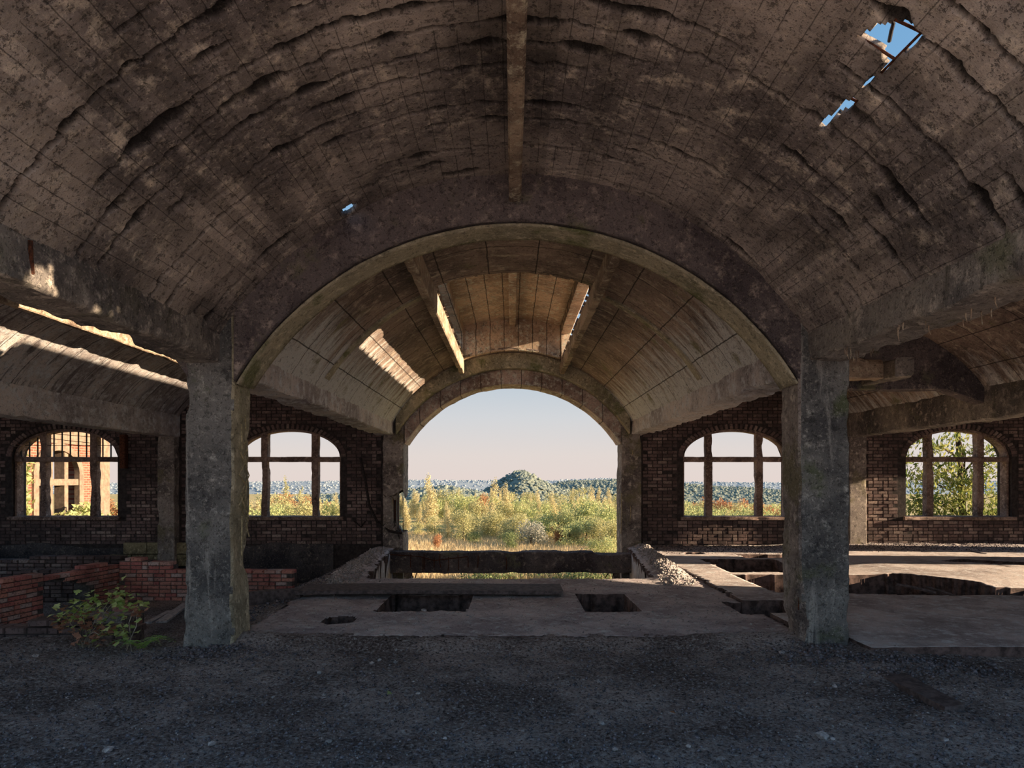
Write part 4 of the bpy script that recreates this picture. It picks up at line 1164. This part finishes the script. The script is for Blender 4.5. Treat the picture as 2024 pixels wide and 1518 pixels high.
# ------------------------------------------------------------------ weeds in front of the pit
def leaf_me(name, mat, lobes=True):
    pts = [(0, 0), (.25, .18), (.5, .2), (.45, .5), (.75, .42), (.8, .7), (1.05, .62), (1.0, .5), (1.35, .0)]
    v = []; m = len(pts)
    for x, y in pts: v.append((x / 1.35, y / 1.35, 0.10 * y - 0.08 * x * x))
    for x, y in pts[1:-1]: v.append((x / 1.35, -y / 1.35, 0.10 * y - 0.08 * x * x))
    mid = [(x / 1.35, 0, -0.08 * x * x) for x in (.3, .6, .9)]
    v += mid; M0, M1, M2 = len(v) - 3, len(v) - 2, len(v) - 1
    L = list(range(m)); R = [0] + list(range(m, 2 * m - 2)) + [m - 1]
    f = []
    for S in (L, R):
        q = [(S[0], S[1], M0), (S[1], S[2], M0), (S[2], S[3], M1, M0), (S[3], S[4], M1), (S[4], S[5], M2, M1), (S[5], S[6], M2), (S[6], S[7], M2), (S[7], S[8], M2)]
        f += q if S is R else [t[::-1] for t in q]
    me = bpy.data.meshes.new(name); me.from_pydata(v, [], f); me.update(); me.materials.append(mat); return me
lf_g, lf_d = leaf_me('leaf', M['leaf_weed']), leaf_me('leaf', M['leaf_dead'])
def weed(root_px, Y, stems, label, seed, cat='plant'):
    rg = random.Random(seed)
    base = P(*root_px, Y); base.z = float(z_ash(np.array([base.x]), np.array([base.y]))[0]) - 0.01
    root = empty('leafy_weed', base); tag(root, label, cat)
    for (ex, ey, dy, nl, dead, rad) in stems:
        e = P(ex, ey, Y + dy) - base
        mid = e * 0.5 + Vector((rg.uniform(-.05, .05), rg.uniform(-.05, .05), 0.06)); st = Vector((rg.uniform(-.07, .07), rg.uniform(-.04, .04), 0))
        pts = [st, st.lerp(mid, .5) + Vector((0, 0, .02)), mid, mid.lerp(e, .5) + Vector((0, 0, .03)), e]
        b = MB(); b.tube(pts, 0.006, 5, 0.003); stem_o = b.build('stem', M['bark'], root, True)
        for i in range(int(nl * 1.8)):
            t = rg.uniform(.0, 1.0) ** 0.6
            c = e + Vector((rg.gauss(0, rad), rg.gauss(0, rad), rg.gauss(0, rad * .8))) if rg.random() < .75 else mid.lerp(e, t) + Vector((rg.gauss(0, .03), rg.gauss(0, .03), rg.gauss(0, .03)))
            o = bpy.data.objects.new('leaf', lf_d if rg.random() < dead else lf_g); COL.objects.link(o); o.parent = stem_o
            o.location = c; s_ = rg.uniform(.035, .08); o.scale = (s_, s_ * rg.uniform(.8, 1.1), s_)
            o.rotation_euler = (rg.uniform(-.7, .7), rg.uniform(-.9, .5), rg.uniform(0, 6.28))
    return root
weed((165, 1262), 6.55, ((190, 1190, .1, 22, .1, .06), (165, 1200, 0, 18, .05, .07), (240, 1180, .1, 22, .05, .08), (245, 1195, .05, 14, .05, .06), (145, 1212, 0, 14, .05, .05), (120, 1215, 0, 10, .5, .05), (122, 1238, 0, 12, .9, .04), (175, 1240, -.05, 26, .85, .09), (205, 1225, 0, 12, .4, .06), (215, 1250, -.05, 18, .1, .06), (150, 1225, 0, 14, .8, .06), (232, 1178, .12, 8, 0, .05), (196, 1255, -.1, 14, .8, .06)), 'bushy weed with green tops and withered brown leaves before the low dark wall', 31)
weed((262, 1262), 6.5, ((272, 1196, .05, 8, .2, .03), (271, 1212, 0, 10, .9, .025), (245, 1250, 0, 12, .1, .05), (232, 1255, -.05, 8, .1, .03)), 'thin stalk of a weed with a brown seed head beside the fern', 32)
def fern(px_, Y, label, seed):
    rg = random.Random(seed); base = P(*px_, Y); base.z = float(z_ash(np.array([base.x]), np.array([base.y]))[0])
    root = empty('fern', base); tag(root, label, 'fern')
    for k in range(9):
        a = -2.6 + k * 0.5 + rg.uniform(-.15, .15); L = rg.uniform(.20, .34); b = MB()
        dirv = Vector((math.cos(a), math.sin(a) * .7, 0)); sd_ = Vector((-math.sin(a), math.cos(a), 0))
        for i in range(12):
            t = (i + 1) / 12; c = dirv * (L * t) + Vector((0, 0, L * (1.2 * t - .95 * t * t))); w = .06 * math.sin(math.pi * min(1, t * 0.9 + .12))
            for s_ in (-1, 1):
                q = c + sd_ * (s_ * w) + dirv * .012; n = len(b.v)
                b.v += [tuple(c), tuple(c + dirv * .012 + sd_ * (s_ * w * .5) + Vector((0, 0, .004))), tuple(q), tuple(c - dirv * .012 + sd_ * (s_ * w * .5) + Vector((0, 0, .004)))]; b.f.append((n, n + 1, n + 2, n + 3))
        b.build('frond', M['fern'], root)
    return root
fern((278, 1262), 6.45, 'small bright green fern on the ash floor left of the left column', 33)
o = put_mesh('fallen_leaf', leaf_me('leaf', M['leaf_bright']), P(765, 1381, EYE * F / (1381 - HY)), 0.045); o.rotation_euler = (0.5, -.3, 1); o.location.z += .03; tag(o, 'single small green leaf lying on the ash in the middle foreground', 'leaf')
o = put_mesh('fallen_leaf', leaf_me('leaf', M['leaf_rust']), P(1322, 1413, EYE * F / (1413 - HY)), 0.05); o.location.z += .02; tag(o, 'single rust red leaf lying on the ash in the right foreground', 'leaf')

# ------------------------------------------------------------------ outside: ground, trees, hills
ZG = -3.3
def z_field(X, Y):
    d = np.sqrt(X * X + Y * Y)
    return ZG - 24 * sstep(110, 330, Y) + 0.35 * n2(X, Y, 0.04, 301) - 0.35 + 1.6 * sstep(60, 20, Y) * sstep(9, 20, -X) * 0
ys_ = np.concatenate([np.arange(15.9, 60, 0.8), np.arange(60, 160, 3), np.geomspace(160, 3200, 40)])
xs_ = np.concatenate([-np.geomspace(1900, 40, 26), np.arange(-38, 38, 1.2), np.geomspace(40, 1900, 26)])
fld = grid_floor('ground', xs_, ys_, z_field, M['field'], None, 0, 'ochre meadow falling away to the valley behind the hall'); fld['category'] = 'meadow'
mb = MB(); mb.box(-60, 60, -60, 16.2, -3.9, -3.5); o = mb.build('ground.001', M['field']); tag(o, 'ground around the hall', 'ground', kind='structure')
mb = MB(); mb.quad((-60, -60, -0.12), (60, -60, -0.12), (60, -1.5, -0.12), (-60, -1.5, -0.12)); o = mb.build('ground.002', M['slab']); tag(o, 'unseen pale yard added behind the viewpoint to bounce daylight', 'ground', kind='structure')  # unseen surface added to reflect light up to the near vault

def leaf_cloud(name, blobs, n, size, mat, parent=None, seed=0, long=1.0, droop=0.0, shell=0.0):
    """blobs: (centre, radii); leaf quads with a random shade each"""
    rg2 = np.random.default_rng(seed)
    w = np.array([b[1][0] * b[1][1] * b[1][2] for b in blobs]) ** 0.75; w /= w.sum()
    k = rg2.choice(len(blobs), n, p=w)
    C = np.array([b[0] for b in blobs])[k]; R = np.array([b[1] for b in blobs])[k]
    d = rg2.normal(size=(n, 3)); d /= np.linalg.norm(d, axis=1, keepdims=True)
    r = (shell + (1 - shell) * rg2.random((n, 1))) ** 0.45
    c = C + d * R * r
    s = size * rg2.uniform(.6, 1.4, (n, 1))
    a = rg2.normal(size=(n, 3)); a[:, 2] -= droop; a /= np.linalg.norm(a, axis=1, keepdims=True)
    b = np.cross(a, rg2.normal(size=(n, 3))); b /= np.linalg.norm(b, axis=1, keepdims=True)
    V = np.stack([c - a * s * long * .5, c + b * s * .32, c + a * s * long * .5, c - b * s * .32], 1).reshape(-1, 3)
    f = np.arange(n * 4).reshape(n, 4)
    o = mesh_obj(name, V, f, mat, parent)
    at = o.data.attributes.new('rnd', 'FLOAT', 'POINT'); at.data.foreach_set('value', np.repeat(rg2.random(n), 4).astype(np.float32))
    return o

def make_tree(name, kind, seed, n=2600):
    rg = random.Random(seed); root = empty(name)
    if kind == 'birch':
        H = 5.0; blobs = [((rg.uniform(-.25, .25), rg.uniform(-.25, .25), H * t), (.75 * (1.12 - t) + .15, .75 * (1.12 - t) + .15, .6)) for t in np.linspace(.25, .98, 11)]
        mat, tr, size = 'leaf_birch', 'bark', .13
    elif kind == 'rust':
        H = 3.4; blobs = [((rg.uniform(-.6, .6), rg.uniform(-.6, .6), rg.uniform(.7, 2.9)), (.6, .6, .55)) for _ in range(9)]; mat, tr, size = 'leaf_rust', 'bark_dark', .13
    elif kind == 'olive':
        H = 3.8; blobs = [((rg.uniform(-1.1, 1.1), rg.uniform(-1.1, 1.1), rg.uniform(.6, 3.2)), (.8, .8, .65)) for _ in range(12)]; mat, tr, size = 'leaf_olive', 'bark_dark', .14
    elif kind == 'green':
        H = 3.0; blobs = [((rg.uniform(-1.1, 1.1), rg.uniform(-.9, .9), rg.uniform(.4, 2.4)), (.75, .75, .6)) for _ in range(11)]; mat, tr, size = 'leaf_green', 'bark_dark', .13
    elif kind == 'silver':
        H = 2.4; blobs = [((rg.uniform(-.9, .9), rg.uniform(-.7, .7), rg.uniform(.4, 1.9)), (.65, .65, .55)) for _ in range(10)]; mat, tr, size = 'leaf_silver', 'bark_dark', .11
    elif kind == 'poplar':
        H = 6.5; blobs = [((rg.uniform(-.3, .3), rg.uniform(-.3, .3), H * t), (.75 * (1.15 - t ** 1.5), .75 * (1.15 - t ** 1.5), .7)) for t in np.linspace(.2, .95, 10)]; mat, tr, size = 'leaf_olive', 'bark_dark', .14
    else:
        H = 2.6; blobs = [((rg.uniform(-1.2, 1.2), rg.uniform(-1, 1), rg.uniform(.3, 2.2)), (.7, .7, .55)) for _ in range(12)]; mat, tr, size = 'leaf_bright', 'bark_dark', .12
    leaf_cloud('foliage', blobs, n, size, M[mat], root, seed)
    b = MB(); b.tube([(0, 0, -.1), (.05, 0, H * .4), (rg.uniform(-.1, .1), 0, H * .9)], .045 if kind == 'birch' else .06, 6, .012)
    for bl in blobs[::2]:
        c = Vector(bl[0]); b.tube([(0.03, 0, max(.2, c.z * .55)), c * .6 + Vector((0, 0, c.z * .3)), c], .02, 4, .006)
    b.build('trunk', M[tr], root)
    return root
def copy_tree(src, loc, scale, rz):
    r = src.copy(); COL.objects.link(r); r.location = loc; r.scale = (scale * .95, scale * .95, scale); r.rotation_euler = (0, 0, rz)
    for ch in src.children:
        c = ch.copy(); COL.objects.link(c); c.parent = r
    return r
KH = dict(birch=5.3, rust=3.2, olive=3.7, green=2.9, silver=2.3, poplar=6.6, bright=2.6)
NAME = dict(birch='birch_tree', rust='autumn_shrub', olive='willow_shrub', green='dark_shrub', silver='silver_shrub', poplar='poplar_tree', bright='green_shrub')
PROTO = {}
used = set()
def put_tree(kind, px_, py_top, Y, rz, label, group=None, var=0):
    key = (kind, var)
    if key not in PROTO: PROTO[key] = make_tree(NAME[kind], kind, 400 + hash(kind) % 1 + len(PROTO) * 7)
    p = P(px_, py_top, Y); zb = float(z_field(np.array([p.x]), np.array([Y]))[0])
    h = max(0.8, p.z - zb); src = PROTO[key]
    if key not in used:
        used.add(key); o = src; o.location = (p.x, Y, zb); s_ = h / KH[kind]; o.scale = (s_, s_, s_); o.rotation_euler = (0, 0, rz)
    else: o = copy_tree(src, (p.x, Y, zb), h / KH[kind], rz)
    tag(o, label, 'tree' if 'tree' in NAME[kind] else 'shrub', group); return o
FEAT = [('birch', 850, 938, 62, 'tall yellow birch leaning at the left edge of the far arch'),
        ('silver', 1050, 1026, 48, 'round silver grey shrub in front of the thicket under the slag heap'),
        ('green', 1004, 1047, 46, 'low dark green shrub left of the silver shrub'),
        ('rust', 1102, 1036, 49, 'orange tinged shrub right of the silver shrub'),
        ('green', 936, 1048, 50, 'small dark shrub on the meadow left of the green one'),
        ('rust', 864, 1056, 47, 'little reddish brown shrub alone on the dry meadow'),
        ('birch', 978, 946, 70, 'pale birch standing left of the slag heap'),
        ('birch', 1000, 955, 66, 'second pale birch right next to the slag heap'),
        ('rust', 950, 978, 74, 'rust brown tree crown among the birches left of centre'),
        ('bright', 1206, 992, 52, 'bright green tree at the right edge of the far arch'),
        ('green', 1138, 1004, 60, 'dark bushy shrub between birches right of centre'),
        ('bright', 1195, 1058, 40, 'leafy green shrub low at the right edge of the far arch'),
        ('poplar', 566, 942, 72, 'tall dark tree rising above the birches in the left open window'),
        ('poplar', 596, 962, 76, 'shorter dark tree right of the tall one in the left open window'),
        ('rust', 1385, 982, 66, 'orange autumn crown at the left of the right open window'),
        ('rust', 1432, 986, 58, 'russet crown beside the middle post of the right open window'),
        ('rust', 600, 985, 60, 'orange birch crown in the middle light of the left window')]
rg = random.Random(77)
for i, (k, x, yt, Y, lab) in enumerate(FEAT): put_tree(k, x, yt, Y, rg.uniform(0, 6), lab, None, i % 2)
KL = dict(birch='slender yellowing birch', olive='olive green willow shrub', rust='rust coloured young tree', bright='light green shrub', green='dark green shrub', poplar='tall dark tree')
def scatter(n, pxa, pxb, ytop, Ya, Yb, kinds, seed, where):
    rg = random.Random(seed)
    for i in range(n):
        x = pxa + (pxb - pxa) * (i + rg.random()) / n; k = rg.choice(kinds)
        Y = rg.uniform(Ya, Yb); yt = rg.uniform(*ytop)
        lab = KL[k] + ' ' + where
        put_tree(k, x, yt, Y, rg.uniform(0, 6), lab, lab, rg.randrange(2))
scatter(26, 800, 1235, (972, 998), 58, 78, ('birch', 'olive', 'birch', 'olive', 'bright'), 1, 'in the middle rows of the thicket beyond the far arch')
scatter(22, 800, 1235, (960, 980), 80, 105, ('birch', 'birch', 'olive'), 2, 'in the last rows of the thicket before the slag heap')
scatter(16, 880, 1230, (1000, 1025), 50, 58, ('olive', 'birch', 'bright', 'olive'), 3, 'at the front edge of the thicket behind the meadow')
scatter(7, 1120, 1235, (1015, 1050), 44, 50, ('bright', 'olive'), 4, 'low in the right corner of the far arch')
scatter(16, 490, 690, (972, 992), 60, 80, ('birch', 'rust', 'birch', 'olive'), 5, 'in the back row seen through the left open window')
scatter(10, 490, 690, (985, 1000), 48, 60, ('birch', 'olive', 'bright'), 6, 'in the front row seen through the left open window')
scatter(16, 1330, 1560, (988, 1000), 56, 76, ('bright', 'olive', 'rust', 'birch'), 7, 'in the back row seen through the right open window')
scatter(8, 1330, 1560, (995, 1010), 44, 56, ('bright', 'birch'), 8, 'in the front row seen through the right open window')
scatter(24, 790, 960, (976, 992), 82, 104, ('birch', 'olive', 'birch', 'bright'), 12, 'in the far left of the thicket beyond the far arch')
scatter(12, 820, 1100, (1012, 1035), 54, 60, ('olive', 'birch', 'olive'), 13, 'bordering the dry meadow below the slag heap')
scatter(14, 990, 1240, (975, 995), 70, 95, ('birch', 'olive', 'birch'), 14, 'in the far right of the thicket beyond the far arch')
scatter(6, 205, 240, (975, 1000), 60, 75, ('rust', 'birch', 'bright'), 9, 'in the right light of the barred window')
# grass: one mass of blades
def grass(n, seed):
    rg2 = np.random.default_rng(seed)
    y = 33 + 29 * rg2.random(n); x = (rg2.random(n) * 2 - 1) * y * 0.18 + 0.003 * y
    z = z_field(x, y); h = rg2.uniform(.25, .75, n); a = rg2.random(n) * 6.28; w = .03
    lx, ly = rg2.normal(0, .15, n), rg2.normal(0, .15, n)
    V = np.stack([np.stack([x - w * np.cos(a), y - w * np.sin(a), z], -1), np.stack([x + w * np.cos(a), y + w * np.sin(a), z], -1), np.stack([x + lx, y + ly, z + h], -1)], 1).reshape(-1, 3)
    o = mesh_obj('grass', V, np.arange(3 * n).reshape(n, 3), M['grass'])
    at = o.data.attributes.new('rnd', 'FLOAT', 'POINT'); at.data.foreach_set('value', np.repeat(rg2.random(n), 3).astype(np.float32))
    tag(o, 'dry ochre grass on the meadow below the far arch', 'grass', kind='stuff')
grass(60000, 3)
leafy = leaf_cloud('undergrowth', [((x, 33 + (i * 7 % 5), ZG + .2), (1.6, 1.2, .5)) for i, x in enumerate(np.linspace(-1.0, 6.5, 9))], 9000, .13, M['leaf_green'], None, 12)
tag(leafy, 'low green undergrowth seen beneath the sill beam', 'undergrowth', kind='stuff')

# distant ridges and the slag heap
def ridge(name, Y, prof, zb, depth, mat, label, cat, seed, blobs=0, bs=8.0, kind='structure'):
    """hill body with a rounded top following prof (px, py) pairs, clothed with crowns"""
    xs = np.linspace(prof[0][0], prof[-1][0], 120); tops = np.interp(xs, [p[0] for p in prof], [p[1] for p in prof])
    t = np.linspace(0, 1, 16)
    V = []
    for x, yt in zip(xs, tops):
        X = (x - HX) * Y / F; zt = EYE - (yt - HY) * Y / F
        for k in t:
            V.append((X * (1 + (k - .5) * depth / Y), Y + (k - 0.5) * depth, zb + (zt - zb) * math.sin(math.pi * min(1, k * .5 + 0.02) ) if False else zb + (zt - zb) * math.sin(math.pi * (0.03 + .94 * k))))
    V = np.array(V); V[:, 2] += (fbm(V * np.array([.05, .05, 0]) , seed, 3)) * bs * .12
    n = len(t); I, J = np.meshgrid(np.arange(len(xs) - 1), np.arange(n - 1), indexing='ij')
    f = np.stack([I * n + J, (I + 1) * n + J, (I + 1) * n + J + 1, I * n + J + 1], -1).reshape(-1, 4)
    body = mesh_obj(name, V, f, mat, None, True)
    at = body.data.attributes.new('rnd', 'FLOAT', 'POINT'); at.data.foreach_set('value', np.clip(fbm(V * .02, seed + 4, 3) + .5, 0, 1).astype(np.float32))
    tag(body, label, cat, kind=kind)
    if blobs:
        rg2 = np.random.default_rng(seed); idx = rg2.integers(0, len(V), blobs)
        idx = idx[((idx % n) < n * .62) & (idx < len(V) - n)]
        base = np.array([(0, 0, 1), (1, 0, .25), (.31, .95, .3), (-.81, .59, .2), (-.81, -.59, .3), (.31, -.95, .2), (.5, .3, .8), (-.5, .2, .75), (0, -.5, .8)])
        tri = np.array([(0, 8, 6), (0, 6, 7), (0, 7, 8), (6, 1, 2), (6, 2, 7), (7, 2, 3), (7, 3, 4), (8, 7, 4), (8, 4, 5), (8, 5, 1), (8, 1, 6)])
        m = len(idx); s = bs * rg2.uniform(.5, 1.2, m)
        BV_ = base[None] * s[:, None, None] * (1 + rg2.uniform(-.3, .3, (m, 9, 1)))
        fr1 = rg2.random((m, 1)); fr2 = rg2.random((m, 1)); nx_ = np.minimum(idx + n, len(V) - 1); up_ = np.minimum(idx + 1, len(V) - 1)
        pos = V[idx] + fr1 * (V[nx_] - V[idx]) + fr2 * (V[up_] - V[idx]) + np.stack([rg2.normal(0, bs, m), rg2.normal(0, bs * .5, m), -s * .45], -1)
        W = (BV_ + pos[:, None]).reshape(-1, 3); ff = (tri[None] + (np.arange(m) * 9)[:, None, None]).reshape(-1, 3)
        o = mesh_obj('tree_crowns', W, ff, mat, body)
        at = o.data.attributes.new('rnd', 'FLOAT', 'POINT'); at.data.foreach_set('value', np.repeat(rg2.random(m), 9).astype(np.float32))
        tag(o, kind='stuff')
    return body
ridge('slag_heap', 620, [(930, 989), (955, 974), (975, 961), (1000, 945), (1022, 934), (1031, 930), (1042, 934.5), (1062, 947), (1085, 959), (1110, 967), (1150, 979), (1180, 994)], -27, 160, M['forest'], 'conical wooded slag heap at the centre of the far arch', 'hill', 501, 5200, 1.9, 'thing')
ridge('hills', 900, [(1080, 962), (1120, 952), (1180, 950), (1226, 949), (1300, 952), (1400, 962), (1500, 966), (1560, 972), (1700, 975)], -40, 240, M['forest'], 'wooded valley side right of the slag heap', 'hills', 502, 7000, 3.0)
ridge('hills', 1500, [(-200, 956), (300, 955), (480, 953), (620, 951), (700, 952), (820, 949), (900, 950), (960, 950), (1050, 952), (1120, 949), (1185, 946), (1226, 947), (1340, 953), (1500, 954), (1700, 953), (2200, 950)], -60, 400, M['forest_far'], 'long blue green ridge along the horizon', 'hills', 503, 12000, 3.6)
ridge('hills', 420, [(560, 985), (700, 975), (800, 968), (880, 962), (960, 975), (1000, 988)], -27, 120, M['forest'], 'wooded rise left of the slag heap behind the birches', 'hills', 504, 2500, 1.8)

# ------------------------------------------------------------------ the sunlit wing outside the barred window
wing = empty('brick_wing', (-14.0, 20, ZG)); tag(wing, 'sunlit red brick wing with pale stone window seen through the barred window', 'building', kind='thing')
woff = Vector((14.0, -20, -ZG))
wop = [dict(u0=20.0, u1=22.1, z0=0.3, top=ellipse_top(21.05, 1.07, 1.75, 0.85)), dict(u0=16.6, u1=18.6, z0=0.3, top=ellipse_top(17.6, 1.02, 1.75, 0.85))]
o = wall_open('wing_wall', 15.9, 23.4, ZG - .3, 5.2, wop, lambda u, z, d: (-14.0 - 0.45 * d, u, z), M['brick_far'])
o.parent = wing; o.location = woff
def wing_part(nm, mb): o = mb.build(nm, M['stone_far'], wing); o.location = woff
for c in (21.05, 17.6):
    secs = []
    for a in np.linspace(0, math.pi, 32):
        cc, ss = math.cos(a), math.sin(a)
        secs.append([(x_, c + cc * r1, 1.75 + ss * r2) for x_, r1, r2 in ((-13.93, .95, .75), (-13.93, 1.17, .97), (-14.1, 1.17, .97), (-14.1, .95, .75))])
    o = loft('stone_arch', secs, M['stone_far'], wing, amp=.003, fine=.001, smooth=False); o.location = woff
    for s in (-1, 1):
        mb = MB(); y = c + s * 1.05; mb.box(-14.1, -13.93, y - .11, y + .11, .2, 1.78); wing_part('stone_jamb', mb)
        mb = MB(); y = c + s * .36; mb.box(-14.3, -13.98, y - .09, y + .09, .3, 2.5); wing_part('stone_mullion', mb)
    mb = MB(); mb.box(-14.3, -13.97, c - 1.0, c + 1.0, 1.42, 1.62); wing_part('stone_transom', mb)
mb = MB(); mb.box(-14.5, -13.85, 22.95, 23.5, ZG - .3, 5.2); wing_part('corner_pilaster', mb)
mb = MB(); mb.box(-14.5, -13.9, 19.3, 19.62, ZG - .3, 5.2); wing_part('pilaster', mb)
mb = MB(); mb.box(-14.06, -13.94, 15.9, 23.5, 2.72, 3.15); wing_part('stone_band', mb)
mb = MB(); mb.box(-20, -19.6, 15.9, 23.5, ZG - .3, 5.2); mb.box(-20, -14.4, 15.7, 15.9, ZG - .3, 5.2); o = mb.build('rear_wall', M['brick_far'], wing); o.location = woff
def bush(name, blobs, n, mat, label, seed, size=.12):
    o = leaf_cloud(name, blobs, n, size, M[mat], None, seed, long=1.2); tag(o, label, 'shrub', kind='thing'); return o
bush('climbing_shrub', [((-13.55, 18.5, z), (.35, .7, .5)) for z in (-.5, .2, .9, 1.5, 2.0)] + [((-13.5, 17.5, z), (.35, .6, .5)) for z in (-.4, .4)], 2600, 'leaf_bright', 'leafy climber on the wing at the left of the barred window', 41, .13)
bush('green_shrub', [((-13.3, y, z), (.45, .6, .45)) for y, z in ((20.4, .25), (21.2, .45), (22.0, .15), (20.8, -.3), (21.7, -.4), (20.6, -1.2), (21.6, -1.3))], 2600, 'leaf_bright', 'leafy shrub before the stone window of the wing', 42, .13)

# ------------------------------------------------------------------ the cherry tree outside the right window
ct = empty('cherry_tree', (12.4, 18.6, ZG)); tag(ct, 'cherry tree with drooping long leaves filling the right end window', 'tree')
coff = Vector((-12.4, -18.6, -ZG))
rg = random.Random(91)
b = MB(); b.tube([(12.4, 18.6, ZG), (12.3, 18.6, -1), (12.2, 18.5, 1.0), (12.0, 18.4, 3.2)], .14, 8, .06); o = b.build('trunk', M['bark_dark'], ct, True); o.location = coff
blobs = []
br_ends = [((1786, 905), 17.0), ((1800, 870), 17.2), ((1850, 880), 16.9), ((1885, 860), 17.2), ((1870, 915), 17.0), ((1905, 890), 17.4), ((1800, 945), 17.2), ((1840, 935), 17.5), ((1965, 885), 17.2), ((1990, 905), 17.6), ((1960, 930), 17.4), ((1880, 945), 17.7), ((1920, 955), 17.5), ((1800, 985), 18), ((1840, 990), 18.2), ((1890, 985), 18), ((1970, 980), 18), ((1820, 1015), 18.4), ((1870, 1020), 18.4), ((1930, 1015), 18.4), ((1985, 1010), 18.2), ((1790, 1005), 18.3)]
for i, ((px_, py_), Y) in enumerate(br_ends):
    e = P(px_, py_, Y); s_ = Vector((12.25, 18.5, min(2.6, max(-.5, e.z - .6))))
    m = s_.lerp(e, .55) + Vector((rg.uniform(-.1, .1), rg.uniform(-.1, .1), .15))
    bb = MB(); bb.tube([s_, s_.lerp(m, .5) + Vector((0, 0, .06)), m, m.lerp(e, .6), e], .028, 5, .006); br_o = bb.build('branch', M['bark_dark'], ct, True); br_o.location = coff
    rr = .24 if py_ < 930 else .36
    blobs = [(tuple(m.lerp(e, k)), (rr * 1.6, rr * 1.4, rr * .9)) for k in ((1.0, .7, .3) if py_ > 930 else (1.0, .75))]
    lv = leaf_cloud('foliage', blobs, 110 if py_ < 930 else 210, 0.07, M['leaf_near'], br_o, 51 + i, long=2.0, droop=1.2); tag(lv, kind='stuff')
bush('green_shrub', [((x, 19.3 + (i % 3) * .3, -.15 - .4 * (i % 2)), (.6, .5, .65)) for i, x in enumerate(np.linspace(10.6, 14.2, 9))], 3600, 'leaf_bright', 'bushy green shrub below the cherry branches in the right end window', 43, .12)
